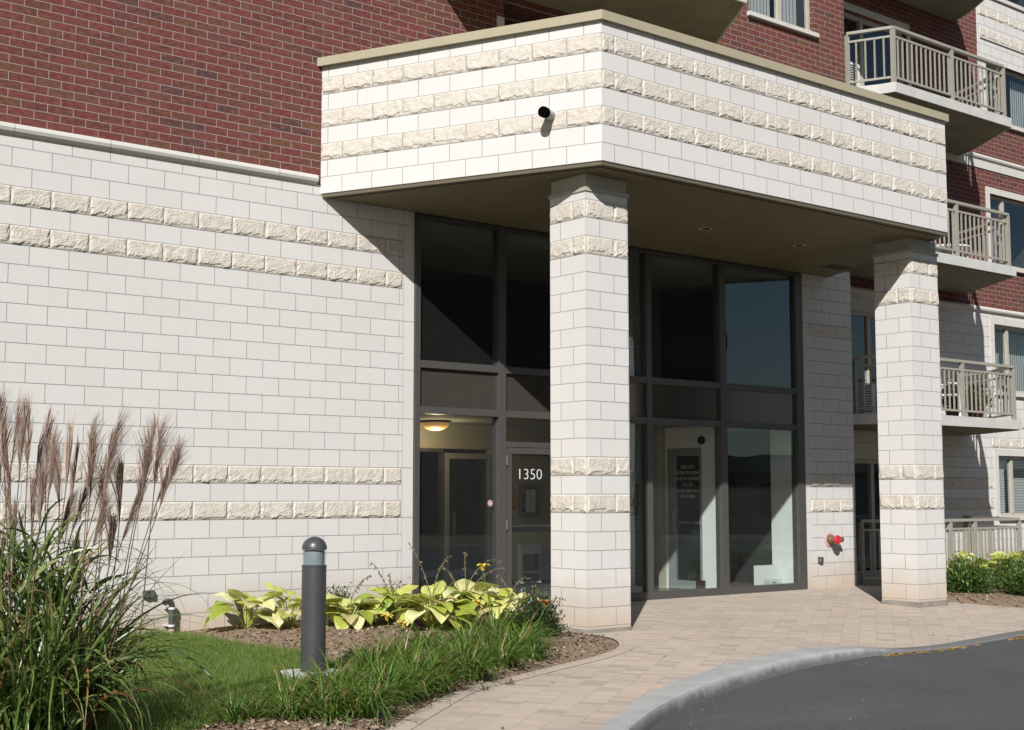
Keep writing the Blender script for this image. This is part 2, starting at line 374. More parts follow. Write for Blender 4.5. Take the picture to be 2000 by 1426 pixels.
M['hostag'] = leafy('hosta_green_leaf', [(0,(.26,.38,.05)),(.6,(.52,.58,.09)),(1,(.78,.76,.18))], .3, .38, .5)
M['lily'] = leafy('daylily_blade', [(0,(.06,.13,.018)),(.5,(.12,.235,.03)),(.85,(.21,.33,.055)),(.95,(.38,.39,.10)),(1,(.50,.32,.15))], .35, .4, .45)
M['box'] = leafy('small_dark_leaf', [(0,(.025,.06,.016)),(.6,(.055,.115,.03)),(1,(.11,.18,.05))], .2, .4, .5)
M['yew'] = leafy('yew_needle', [(0,(.045,.12,.02)),(.6,(.11,.24,.04)),(1,(.27,.40,.08))], .25, .45, .4)
M['petal'] = leafy('yellow_petal', [(0,(.95,.62,.06)),(1,(1,.85,.22))], .3, .5)
M['rust'] = leafy('wilted_petal', [(0,(.45,.16,.05)),(1,(.6,.28,.10))], .3, .6)
M['stalk'] = leafy('dry_stalk', [(0,(.12,.09,.045)),(1,(.28,.24,.12))], .1, .7)
M['chip'] = leafy('wood_chip', [(0,(.15,.09,.06)),(.5,(.32,.22,.14)),(.85,(.50,.38,.27)),(1,(.66,.56,.43))], 0, .9, .1)
#@@BUILD
# ================================================================== BUILDING
B = thing('apartment_building', 'brick and pale stone apartment block with balconies and a pillared entrance canopy', 'apartment building')
RS = .0252
def smooth(x): x = max(0, min(1, x)); return x*x*(3-2*x)
def rough_strip(mb, o, ud, nd, z0, z1, joints, seed):
    for k_, (a, b) in enumerate(zip(joints[:-1], joints[1:])):
        a += .0035; b -= .0035
        if b-a < .03: continue
        nu = max(3, round((b-a)/.017)); nv = 13; rv = random.random(); bl = .8+.45*random.random(); off = Vector((random.random()*50, seed, 0))
        base = len(mb.v)
        for j in range(nv+1):
            v = j/nv; z = z0+.004+(z1-z0-.008)*v
            for i in range(nu+1):
                u = a+(b-a)*i/nu
                q = Vector((u*5, z*5, 0))+off
                vb = max(0, .07+.17*noise.noise(Vector((u*8,seed*3.1,off.x)))+.08*noise.noise(Vector((u*29,seed,off.x))))
                ee = max(0, .03*noise.noise(Vector((z*14,seed*2.7,off.x+k_))))
                e = min(smooth((min(u-a, b-u)-ee)/.02), max(smooth((v-vb)/.09), .30*smooth(v/.05)), smooth((1-v)/.07))
                h = .85+.40*noise.noise(q*1.2)+.30*noise.noise(q*3.1)+.24*noise.noise(q*8)+.20*noise.noise(q*17)
                d = .003+e*max(0, .003+bl*.0155*h*(1.25-.55*v))
                mb.v.append((o[0]+ud[0]*u+nd[0]*d, o[1]+ud[1]*u+nd[1]*d, z))
        w = nu+1
        for j in range(nv):
            for i in range(nu):
                k = base+j*w+i
                mb.f.append((k, k+1, k+w+1, k+w)); mb.uv += [(rv, 0)]*4
def jl(a, b, first, step):
    out = [a]; x = first
    while x < b-1e-6:
        if x > a+.05 and x < b-.05: out.append(x)
        x += step
    return out+[b]

# ---- stone wall left of the entrance
GX0, GX1 = 5.497, 13.727
mb = MB(); wall_holes(mb, -7, 5.32, 0, 5.64, 0, [], 0)
mb.uv = [(u+L/2, v) for u, v in mb.uv]
mb.face([(-7,0,0),(-7,0,13.5),(-7,8,13.5),(-7,8,0)])
stone_wall = mb.obj('stone_wall', M['stone'], B)
for r in (6, 8, 20, 22):
    mb = MB(); rough_strip(mb, (0,0), (1,0), (0,-1), r*c, (r+1)*c, jl(-5, 5.30, -11*L, L), r); mb.obj('rough_stone_course', M['rough'], stone_wall)
mb = MB(); mb.box(-7, 5.32, -.012, .1, -.4, -.001); mb.obj('foundation', M['concrete'], B)
mb = MB(); mb.box(5.322, 5.494, -.004, .12, -.05, 5.64); mb.obj('corner_jamb', M['jamb'], B)
mb = MB(); mb.box(13.73, 13.90, -.004, .12, -.05, 5.64); mb.obj('corner_jamb', M['jamb'], B)
# ---- pier right of the entrance glass
mb = MB(); mb.box(13.902, 15.14, 0, 1.3, -.05, 5.64); mb.uv = [(u+.1, v) for u, v in mb.uv]; pier = mb.obj('stone_pier', M['stone'], B)
for r in (6, 8, 20):
    mb = MB(); rough_strip(mb, (13.902,0), (1,0), (0,-1), r*c, (r+1)*c, jl(0, 1.238, .33, L), r+40); mb.obj('rough_stone_course', M['rough'], pier)
# ---- brick wall above
mb = MB(); wall_holes(mb, -7, 15.14, 5.64, 13.5, 0, [(7.07, 10.4, 7.0, 8.93), (12.49, 14.25, 9.86, 11.4)], .2)
mb.face([(15.14,0,5.64),(15.14,1.3,5.64),(15.14,1.3,13.5),(15.14,0,13.5)], [(0,5.64),(1.3,5.64),(1.3,13.5),(0,13.5)])
mb.uv = [(u+.07, v-5.765) for u, v in mb.uv]; mb.obj('brick_wall', M['brick'], B)
# ---- half round moulding
def moulding(x0, x1, y, z0, z1, proud=.07):
    mb = MB(); prof = [(0, z0), (-proud*.45, z0+.012), (-proud*.8, z0+(z1-z0)*.28), (-proud, z0+(z1-z0)*.55), (-proud*.82, z0+(z1-z0)*.82), (-proud*.4, z1-.004), (0, z1)]
    for (a, za), (b, zb) in zip(prof[:-1], prof[1:]):
        mb.face([(x0,y+a,za),(x1,y+a,za),(x1,y+b,zb),(x0,y+b,zb)], [(x0,za),(x1,za),(x1,zb),(x0,zb)])
    for x, s in ((x0, 1), (x1, -1)):
        pts = [(x, y+a, z) for a, z in prof]; mb.face(pts if s < 0 else pts[::-1])
    return mb.obj('stone_moulding', M['trim'], B, smooth=False)
moulding(-7, 3.93, 0, 5.63, 5.765)

# ---- canopy
A = (5.6069, -3.6477); LB = (3.9986, 0.0); RF = (12.6623, -3.6477); RB = (14.5, 0.0)
poly = [LB, A, RF, RB]; dL = math.dist(LB, A)
mb = MB(); mb.prism(poly, 25*c+RS, 7.235, uo=[lambda d: (-d, 0), lambda d: (-.20127, d-.20127), None, None], vo=RS, caps=True)
mb.uv[-8:] = [(0, 24.5*c)]*8
canopy = mb.obj('canopy', M['stone'], B)
uL = ((A[0]-LB[0])/dL, (A[1]-LB[1])/dL); nL = (uL[1], -uL[0])
uR = (RB[0]-RF[0], RB[1]-RF[1]); dR = math.hypot(*uR); uR = (uR[0]/dR, uR[1]/dR); nR = (uR[1], -uR[0])
for r in (27, 29, 31):
    z0 = r*c+RS
    js = [dL-k*L for k in range(0, 9)][::-1]; js = ([0] if js[0] > .05 else [])+js
    mb = MB(); rough_strip(mb, LB, uL, nL, z0, z0+c, js, r)
    rough_strip(mb, A, (1,0), (0,-1), z0, z0+c, jl(0, RF[0]-A[0], .20127, L), r+9)
    rough_strip(mb, RF, uR, nR, z0, z0+c, jl(0, dR, .3, L), r+19)
    mb.obj('rough_stone_course', M['rough'], canopy)
def offs(poly, d):
    out = []; n = len(poly)
    for i in range(n):
        p0, p1, p2 = Vector(poly[i-1]), Vector(poly[i]), Vector(poly[(i+1) % n])
        a = (p1-p0).normalized(); b = (p2-p1).normalized(); na = Vector((a.y, -a.x)); nb = Vector((b.y, -b.x))
        m = (na+nb).normalized(); out.append(tuple(p1+m*(d/max(.3, m.dot(na)))))
    return out
def clip0(poly): return [(x, min(y, -.003)) for x, y in poly]
mb = MB(); mb.prism(clip0(offs(poly, .052)), 7.215, 7.327); mb.obj('coping', M['coping'], canopy)
mb = MB()
inn = clip0(offs(poly, -.035)); mb.prism(clip0(offs(poly, -.012)), 5.478, 25*c+RS-.002); mb.obj('soffit_trim', M['soffit_trim'], canopy)
inn = clip0(offs(poly, -.10)); mb = MB(); mb.prism(inn, 5.464, 5.476)
mb.uv[-4:] = [(p[0]*.93-p[1]*.0, p[1]) for p in reversed(inn)]
soffit = mb.obj('soffit', M['soffit'], canopy)
for x, y in ((9.40, -1.78), (11.50, -1.79)):
    mb = MB(); mb.lathe([(.098,0),(.098,-.006),(.074,-.006),(.074,-.001)], (x,y,5.4635), 28); rl = mb.obj('recessed_light', M['white_trim'], canopy)
    mb = MB(); mb.face([(x+.0738*math.cos(a),y+.0738*math.sin(a),5.4612) for a in np.linspace(0,-2*math.pi,28,endpoint=False)]); mb.obj('lamp_recess_shade', M['void'], canopy)  # flat black disc painted as the shade inside the lamp recess
mb = MB(); mb.box(13.35, 13.85, -1.02, -.72, 5.455, 5.463)
for k in range(6): mb.box(13.37, 13.83, -1.0+k*.045, -.985+k*.045, 5.447, 5.455)
mb.obj('soffit_vent', M['soffit_trim'], canopy)

# ---- two columns
PW, PD, ZP, PT = .69545, .65092, .08772, 23.61367*.22+.08772
for px in (5.70245, 12.26029):
    x, y = px, -3.25137
    P = [(x,y),(x+PW,y),(x+PW,y+PD),(x,y+PD)]
    f_ = lambda d: (-L/2, d-L/2); l_ = lambda d: (d, 0)
    mb = MB(); mb.prism(P, .058, PT, uo=[f_, l_, f_, l_], vo=ZP)
    col = mb.obj('stone_column', M['stone'], B)
    for r in (6, 8, 20, 22):
        z0 = r*c+ZP; mb = MB()
        rough_strip(mb, P[0], (1,0), (0,-1), z0, z0+c, [0, L, PW], r+60)
        rough_strip(mb, P[1], (0,1), (1,0), z0, z0+c, [0, L/2, PD], r+70)
        rough_strip(mb, P[2], (-1,0), (0,1), z0, z0+c, [0, L, PW], r+80)
        rough_strip(mb, P[3], (0,-1), (-1,0), z0, z0+c, [0, PD-L/2, PD], r+90)
        mb.obj('rough_stone_course', M['rough'], col)
    mb = MB(); mb.box(x+.012, x+PW-.012, y+.012, y+PD-.012, PT+.002, 5.462)
    mb.box(x-.016, x+PW+.016, y-.016, y+PD+.016, PT-.035, PT+.012); mb.obj('metal_capital', M['capital'], col)
    mb = MB(); mb.box(x-.008, x+PW+.008, y-.008, y+PD+.008, -.1, .057); mb.obj('column_base', M['footing'], col)

# ---- entrance glazing
FY0, FY1 = -.035, .115
mull = [(GX0+.003, 5.585), (6.958, 7.085), (8.42, 8.53), (9.905, 10.02), (11.60, 11.745), (13.535, GX1-.003)]
bars = [(.03, .125), (2.722, 2.82), (3.35, 3.45), (5.41, 5.46)]
mb = MB()
for a, b in mull: mb.box(a, b, FY0, FY1, -.03, 5.46)
for (a0, a1), (b0, b1) in zip(mull[:-1], mull[1:]):
    for k, (z0, z1) in enumerate(bars):
        if a1 == 7.085 and k == 0: z0, z1 = -.03, .075
        mb.box(a1, b0, FY0+.008, FY1-.01, z0 if k else -.03, z1)
frame = mb.obj('entrance_glazing', M['frame'], B)
GY = .03
def pane(name, x0, x1, z0, z1, y, m, parent, th=.008):
    mb = MB(); mb.box(x0, x1, y, y+th, z0, z1); return mb.obj(name, m, parent)
for i, ((a0, a1), (b0, b1)) in enumerate(zip(mull[:-1], mull[1:])):
    pane('glass_pane', a1, b0, 3.45, 5.41, GY, M['glass'], frame)
    pane('spandrel_panel', a1, b0, 2.82, 3.35, GY-.01, M['spandrel'], frame, .03)
    if i != 1: pane('glass_pane', a1, b0, .125, 2.722, GY, M['glass'], frame)
pane('transom_pane', 7.085, 8.42, 2.375, 2.722, GY, M['glass'], frame)
mb = MB(); mb.box(7.085, 8.42, FY0+.004, FY1-.02, 2.30, 2.375); mb.obj('door_header', M['frame'], frame)
door = None
mb = MB(); mb.box(7.10, 7.195, -.028, .03, .08, 2.292); mb.box(8.315, 8.41, -.028, .03, .08, 2.292); mb.box(7.195, 8.315, -.028, .03, 2.205, 2.292); mb.box(7.195, 8.315, -.028, .03, .08, .215)
door = mb.obj('entrance_door', M['frame'], B)
pane('door_glass', 7.195, 8.315, .215, 2.205, -.002, M['glass'], door, .007)
for z in (2.11, 1.20, .27):
    mb = MB(); mb.lathe([(.0,-.07),(.013,-.07),(.013,.07),(.0,.07)], (7.093,-.045,z), 10); mb.obj('hinge', M['steel'], door)
mb = MB(); mb.box(7.21, 8.30, .03, .075, 1.10, 1.165); mb.obj('push_bar', M['black'], door)
mb = MB(); mb.box(7.215, 8.295, .028, .05, 1.167, 1.185); mb.obj('push_bar_rim', M['steel'], door)
def text(name, body, loc, rot, size, mat, parent, sx=1.0, extrude=.001, align='LEFT', space=1.0, off=0):
    cu = bpy.data.curves.new(name, 'FONT'); cu.body = body; cu.size = size; cu.extrude = extrude; cu.align_x = align; cu.space_character = space; cu.resolution_u = 3; cu.offset = off*size
    tmp = bpy.data.objects.new('tmp', cu); COL.objects.link(tmp)
    dg = bpy.context.evaluated_depsgraph_get(); me = bpy.data.meshes.new_from_object(tmp.evaluated_get(dg)); bpy.data.objects.remove(tmp)
    me.name = name; me.materials.clear(); me.materials.append(mat)
    o = bpy.data.objects.new(name, me); o.location = loc; o.rotation_euler = rot; o.scale = (sx, 1, 1); return link(o, parent)
text('house_number', '1350', (7.30,-.004,1.842), (R(90),0,0), .222, M['letter'], door, 1.10, off=-.014)

# ---- interior behind the glass
mb = MB(); mb.box(5.2, 15.1, .12, 6.2, -.06, .05); mb.obj('interior_floor', M['tile'], B)
mb = MB(); mb.box(5.2, 15.1, .118, 6.2, 2.76, 3.34); mb.obj('interior_ceiling', M['ceil'], B)
mb = MB(); mb.box(5.2, 15.1, .118, 6.2, 5.42, 5.6); mb.obj('upper_ceiling', M['ceil'], B)
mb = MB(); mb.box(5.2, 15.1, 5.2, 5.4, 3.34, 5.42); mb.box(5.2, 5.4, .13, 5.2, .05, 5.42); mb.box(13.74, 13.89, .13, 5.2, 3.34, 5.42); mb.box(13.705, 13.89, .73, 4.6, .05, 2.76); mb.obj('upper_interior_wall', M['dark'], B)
iw = MB(); iw.box(8.86, 10.6, 2.55, 2.7, .05, 2.76); iw.box(5.4, 8.86, 2.56, 2.7, 2.36, 2.76); iw.box(10.6, 10.7, 1.75, 2.7, .05, 2.76); iw.obj('vestibule_wall', M['beige_wall'], B)
mb = MB(); mb.box(8.87, 10.6, 2.53, 2.549, .05, .2); mb.obj('baseboard', M['black'], B)
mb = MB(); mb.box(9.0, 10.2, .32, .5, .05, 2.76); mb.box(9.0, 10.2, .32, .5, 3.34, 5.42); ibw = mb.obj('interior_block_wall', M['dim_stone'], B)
text('house_number', '1350', (9.53,.318,2.03), (R(90),0,0), .20, M['bronze'], ibw, 1.0, .006)
def framed_door(x0, x1, y, z1, m, gm, st=.09, zb=.06):
    mb = MB(); mb.box(x0, x0+st, y-.03, y+.03, zb, z1); mb.box(x1-st, x1, y-.03, y+.03, zb, z1); mb.box(x0+st, x1-st, y-.03, y+.03, z1-st, z1); mb.box(x0+st, x1-st, y-.03, y+.03, zb, zb+.16)
    o = mb.obj('inner_door', m, B); pane('door_glass', x0+st, x1-st, zb+.16, z1-st, y-.004, gm, o, .008); return o
dd = framed_door(7.87, 8.85, 2.52, 2.29, M['rail'], M['glass'])
mb = MB(); mb.box(8.02, 8.06, 2.45, 2.49, .95, 1.35); mb.obj('door_handle', M['steel'], dd)
mb = MB(); mb.box(5.4, 7.85, 2.5, 2.58, 2.30, 2.36); mb.box(7.80, 7.865, 2.49, 2.58, .05, 2.30); mb.obj('inner_door_frame', M['frame'], B)
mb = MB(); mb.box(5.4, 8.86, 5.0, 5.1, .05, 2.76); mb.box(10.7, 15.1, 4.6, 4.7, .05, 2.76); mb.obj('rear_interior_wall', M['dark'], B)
# office: side wall with the lettered door, seen through the glass
XA = 11.66
mb = MB(); mb.box(XA, XA+.12, .125, .468, .05, 2.755); mb.box(XA, XA+.12, .468, 1.30, 2.402, 2.755); mb.box(XA, XA+.12, 1.242, 1.298, .05, 2.40); mb.obj('white_interior_wall', M['white_wall'], B)
mb = MB(); mb.box(XA-.02, XA+.12, 1.30, 1.62, .05, 2.755); mb.box(10.0, XA-.02, 1.62, 1.74, .05, 2.755); mb.obj('office_wall', M['beige_wall'], B)
mb = MB(); mb.box(XA-.012, XA+.05, .47, .51, .06, 2.40); mb.box(XA-.012, XA+.05, 1.08, 1.24, .06, 2.40); mb.box(XA-.012, XA+.05, .51, 1.08, 2.27, 2.40); mb.box(XA-.012, XA+.05, .51, 1.08, .06, .20)
od = mb.obj('inner_door', M['doorgrey'], B)
mb = MB(); mb.box(XA, XA+.008, .51, 1.08, .20, 2.27); mb.obj('door_glass', M['glass'], od)
mb = MB(); mb.tube([(XA-.01,1.05,1.0),(XA-.07,1.05,1.02),(XA-.07,1.05,1.34),(XA-.01,1.05,1.36)], .013, 8); mb.obj('door_handle', M['steel'], od)
mb = MB(); mb.box(XA-.05, XA-.02, .49, 1.05, 1.14, 1.18); mb.obj('push_bar', M['steel'], od)
mb = MB(); mb.box(XA-.06, XA-.012, .40, .57, .06, .22); mb.obj('door_closer', M['wood'], od)
for k, s in enumerate(['DIRECTION', 'HEURES DE BUREAU', 'LUNDI AU VENDREDI', '12h. à 16h.', 'ou sur rendez-vous', '905-455-8400']):
    text('door_lettering', s, (XA-.003,.79,2.06-k*.098), (R(90),0,R(-90)), .080, M['letter'], od, .74, .0005, 'CENTER', off=-.006)
mb = MB(); mb.box(13.56, 13.70, .125, .60, .05, 2.755); mb.obj('white_interior_wall', M['white_wall'], B)

# ---- rear (set back) facade on the right
YW = 1.3
def WX(h): return [(16.3, 19.0, h[0], h[1])]
doors = [(16.2, 19.0, .06, 2.32), (16.2, 19.0, 3.1, 5.26), (16.2, 19.0, 6.12, 8.28), (16.2, 19.0, 9.14, 11.34)]
wins = [(21.95, 24.6, 1.16, 2.47), (21.95, 24.6, 3.88, 5.36), (21.95, 24.6, 6.70, 8.28), (21.95, 24.6, 9.98, 11.30), (21.95, 24.6, 12.88, 14.2)]
mb = MB(); wall_holes(mb, 15.14, 44, -.2, 5.6, YW, [doors[0], doors[1], wins[0], wins[1]]); rs_ = mb.obj('stone_wall', M['stone'], B)
for r in (6, 8): mb = MB(); rough_strip(mb, (0,YW), (1,0), (0,-1), r*c, (r+1)*c, jl(19.05, 21.7, 19.25, L), r+3); mb.obj('rough_stone_course', M['rough'], rs_)
for r in (12, 14): mb = MB(); rough_strip(mb, (0,YW), (1,0), (0,-1), r*c, (r+1)*c, jl(21.72, 26, 22.0, L), r+3); mb.obj('rough_stone_course', M['rough'], rs_)
mb = MB(); wall_holes(mb, 15.14, 44, 5.6, 15, YW, [doors[2], doors[3], wins[2], wins[3], wins[4]]); mb.uv = [(u+.11, v-5.72) for u, v in mb.uv]; mb.obj('brick_wall', M['brick'], B)
moulding(15.2, 44, YW, 5.58, 5.71)
moulding(15.2, 44, YW, 8.98, 9.11); mb = MB(); mb.box(19.5, 44, YW-.025, YW+.02, 8.80, 8.975); mb.obj('stone_band', M['trim'], B)
# stone bay with windows, upper right
mb = MB(); wall_holes(mb, 21.66, 27, 11.30, 12.80, YW-.03, [], 0); mb.box(21.66, 21.945, YW-.03, YW+.15, 9.9, 11.30); mb.face([(21.66,YW-.03,11.3),(21.66,YW-.03,12.8),(21.66,YW+.1,12.8),(21.66,YW+.1,11.3)])
bay = mb.obj('stone_bay', M['stone'], B)
for r in (53.7, 55.95): mb = MB(); rough_strip(mb, (0,YW-.03), (1,0), (0,-1), r*c, (r+1)*c, jl(21.70, 26, 22.0, L), 5); mb.obj('rough_stone_course', M['rough'], bay)
mb = MB(); mb.box(21.72, 26, YW-.06, YW-.028, 53.7*c-.035, 53.7*c-.001); mb.obj('bay_ledge', M['trim'], bay)
for k, (x0, x1, z0, z1) in enumerate(wins[:3]):          # stone surrounds
    mb = MB(); mb.box(x0-.15, x0-.002, YW-.02, YW+.1, z0, z1+.14); mb.box(x0-.002, x1, YW-.018, YW+.1, z1+.002, z1+.14); mb.obj('window_surround', M['trim'], B)
def blind(x0, x1, y, z0, z1, label, vertical=True):
    mb = MB(); n = int((x1-x0)/.085) if vertical else int((z1-z0)/.035)
    for i in range(n):
        if vertical:
            a = x0+(x1-x0)*i/n; b = x0+(x1-x0)*(i+1)/n
            mb.face([(a,y,z0),(b+.012,y+.022,z0),(b+.012,y+.022,z1),(a,y,z1)]); mb.face([(a,y+.002,z1),(b+.012,y+.024,z1),(b+.012,y+.024,z0),(a,y+.002,z0)])
        else:
            a = z0+(z1-z0)*i/n; b = z0+(z1-z0)*(i+.75)/n; mb.box(x0, x1, y, y+.004, a, b)
    return tag(mb.obj('window_blind', M['blind']), label, 'blind')
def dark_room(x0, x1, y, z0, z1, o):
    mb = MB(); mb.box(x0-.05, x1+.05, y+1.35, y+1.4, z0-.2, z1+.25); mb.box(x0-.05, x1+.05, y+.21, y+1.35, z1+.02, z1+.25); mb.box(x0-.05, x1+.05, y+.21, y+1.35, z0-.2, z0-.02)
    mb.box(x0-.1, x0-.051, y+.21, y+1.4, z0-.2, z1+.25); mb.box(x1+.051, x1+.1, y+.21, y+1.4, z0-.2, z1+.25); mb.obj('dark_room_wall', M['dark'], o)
def window(x0, x1, z0, z1, y, mulls, sill=.08):
    f = .065; yb = y+.09; mb = MB()
    mb.box(x0, x0+f, yb, yb+.07, z0, z1); mb.box(x1-f, x1, yb, yb+.07, z0, z1); mb.box(x0+f, x1-f, yb, yb+.07, z1-f, z1); mb.box(x0+f, x1-f, yb, yb+.07, z0, z0+f)
    for m in mulls: mb.box(m-.045, m+.045, yb-.012, yb+.07, z0+f, z1-f)
    o = mb.obj('window', M['winframe'], B)
    edges = [x0+f]+[e for m in mulls for e in (m-.045, m+.045)]+[x1-f]
    for a, b in zip(edges[0::2], edges[1::2]): pane('window_pane', a, b, z0+f, z1-f, yb+.03, M['glass2'], o, .008)
    if sill:
        mb = MB(); mb.box(x0-.06, x1+.06, y-.075, y+.09, z0-sill, z0-.002); mb.obj('window_sill', M['trim'], o)
    dark_room(x0, x1, y, z0, z1, o)
    return o
for k, (x0, x1, z0, z1) in enumerate(wins): window(x0, x1, z0, z1, YW, [22.62], .09)
window(12.49, 14.25, 9.90, 11.4, 0, [13.40], .075)
blind(12.56, 13.34, .24, 9.95, 11.3, 'vertical white slat blind behind the window above the canopy coping')
blind(22.0, 22.6, YW+.26, 1.2, 2.4, 'horizontal white slat blind in the left pane of the ground floor window', False)
blind(13.62, 14.2, .34, 9.95, 11.3, 'partly drawn white slat blind at the right of the window above the canopy coping')
blind(22.72, 23.1, YW+.5, 6.72, 8.2, 'pale curtain panel in the second floor window beside the middle balcony')
blind(22.72, 24.5, YW+.45, 1.2, 2.4, 'horizontal white slat blind in the right pane of the ground floor window', False)
blind(22.75, 24.5, YW+.5, 3.9, 5.3, 'pale curtain in the right pane of the first floor window')
blind(23.4, 24.5, YW+.26, 9.99, 11.2, 'white slat blind in the top right window cut by the photo edge')
blind(22.0, 22.5, YW+.3, 6.72, 7.6, 'half lowered white blind in the second floor window beside the middle balcony', False)
blind(22.0, 22.36, YW+.26, 3.9, 4.9, 'plain white blind pulled down in the first floor window right of the balcony', True)
def patio_door(x0, x1, z0, z1, y):
    mb = MB(); f = .08; yb = y+.12
    mb.box(x0, x0+f, yb, yb+.08, z0, z1); mb.box(x1-f, x1, yb, yb+.08, z0, z1); mb.box(x0+f, x1-f, yb, yb+.08, z1-f, z1); mb.box(x0+f, x1-f, yb, yb+.08, z0, z0+f)
    m = (x0+x1)/2; mb.box(m-.05, m+.05, yb-.01, yb+.08, z0+f, z1-f)
    o = mb.obj('patio_door', M['winframe'], B)
    pane('door_glass', x0+f, m-.05, z0+f, z1-f, yb+.03, M['glass2'], o); pane('door_glass', m+.05, x1-f, z0+f, z1-f, yb+.05, M['glass2'], o)
    mb = MB(); mb.box(x0-.1, x1+.1, y-.012, y+.05, z1+.003, z1+.15); mb.box(x1+.002, x1+.13, y-.012, y+.05, z0, z1+.003); mb.obj('door_surround', M['trim'], o)
    dark_room(x0, x1, y, z0, z1, o)
for d in doors: patio_door(*d, YW)
patio_door(7.75, 10.3, 7.0, 8.42, 1.1)
mb = MB(); mb.box(7.0, 10.6, 1.11, 1.16, 8.42, 9.0); mb.box(7.0, 7.75, 1.11, 1.16, 7.0, 8.42); mb.obj('recess_shade_wall', M['spandrel'], B)  # dark panel colour stands in for shade in the recess under the balcony
mb = MB(); mb.box(6.93, 7.068, -.012, .1, 7.0, 8.58); mb.obj('door_surround', M['trim'], B)

# ---- balcony slabs
def slab_poly(xl, xr, yf, yw, left):
    d = (yw-yf)/1.9
    rgt = [(xr,yf),(xr+.27*d,yf+.39*d),(xr+.53*d,yf+.79*d),(xr+.80*d,yf+1.18*d),(xr+1.0*d,yf+1.5*d),(xr+1.13*d,yw)]
    return rgt+left+[(xl,yf)]
SL = []
for z0, yf, xl, xr in ((2.89, -.70, 15.71, 19.55), (5.93, -.68, 15.71, 19.58), (8.95, -.68, 15.71, 19.60), (11.95, -.66, 15.71, 19.6)):
    p = slab_poly(xl, xr, yf, YW+.1, [(15.16,YW+.1),(15.16,.14),(15.36,.10),(xl-.09,yf+.28)])
    mb = MB(); mb.prism(p, z0+.004, z0+.19); mb.obj('balcony_slab', M['slab'], B).data
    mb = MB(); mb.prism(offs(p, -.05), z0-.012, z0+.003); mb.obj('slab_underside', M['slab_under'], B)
    SL.append((z0+.19, yf, xl, xr))
xl, xr, yf = 6.35, 10.15, -1.98
r_ = slab_poly(xl, xr, yf, .05, [(6.0-.3,.05),(xl-.75,-.9),(xl-.35,-1.5)])
mb = MB(); mb.prism(r_, 8.954, 9.14); mb.obj('balcony_slab', M['slab'], B)
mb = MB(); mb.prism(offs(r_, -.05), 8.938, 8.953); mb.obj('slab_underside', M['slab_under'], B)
# rest of the block: roof and back so that it is a closed volume
mb = MB(); mb.box(-7, 15.13, .9, 9, 13.5, 13.6); mb.box(-7, 44, 9, 9.1, 0, 15); mb.box(15.2, 44, 2.9, 9, 15, 15.1); mb.obj('roof', M['concrete'], B)

# ---- railings
def railing(name, label, path, z, spacing, hr=.075, top=1.07, postat=(), cat='railing', group=None, bars=True):
    t = thing(name, label, cat, (*path[0], z), group); o0 = Vector((*path[0], z))
    loc = lambda p, h: Vector((p[0], p[1], z+h))-o0
    mb = MB()
    for a, b in zip(path[:-1], path[1:]): mb.bar(loc(a,top-.03), loc(b,top-.03), .082, .052)
    mb.obj('handrail', M['rail'], t)
    for h in (top-.19, .11):
        mb = MB()
        for a, b in zip(path[:-1], path[1:]): mb.bar(loc(a,h), loc(b,h), .034, .038)
        mb.obj('rail_bar', M['rail'], t)
    for p in postat:
        mb = MB(); q = loc(p,0); mb.box(q.x-.038, q.x+.038, q.y-.035, q.y+.035, 0, top-.062); mb.obj('railing_post', M['rail'], t)
    me = None
    for a, b in zip(path[:-1], path[1:]):
        d = math.dist(a, b); n = int(d/spacing)
        for i in range(1, n):
            f = i/n; p = (a[0]+(b[0]-a[0])*f, a[1]+(b[1]-a[1])*f)
            if any(math.dist(p, q) < .075 for q in postat): continue
            if me is None:
                mb = MB(); mb.box(-.0125, .0125, -.0125, .0125, .12, top-.2); o = mb.obj('baluster', M['rail'], t); me = o.data
            else: o = link(bpy.data.objects.new('baluster', me), t)
            o.location = loc(p, 0)
    return t
def bal_path(yf, xl, xr): return [(15.40,.14),(xl+.04,yf+.06),(xr-.17,yf+.06),(xr+.42,yf+.83),(xr+.88,YW-.03)]
names = ['balcony railing of olive metal behind the stone column, lowest of the three balconies', 'balcony railing of olive metal right of the canopy fascia, middle of the three balconies', 'olive metal balcony railing at top right, seen whole above the canopy']
for k in range(3):
    z, yf, xl, xr = SL[k]; pth = bal_path(yf, xl, xr)
    railing('balcony_railing', names[k], pth, z, .142, postat=[pth[0], pth[1], (17.62,yf+.06), pth[2], pth[4]], group='balcony railings')
pth = [(15.38,.06),(15.72,-.66),(19.38,-.66),(19.85,.15),(20.6,YW-.04)]
railing('patio_railing', 'olive metal patio railing standing on the ground behind shrubs, right of the columns', pth, .03, .142, top=1.155, postat=[pth[0], pth[1], (17.05,-.66), (17.85,-.66), pth[2], pth[4]], group=None)
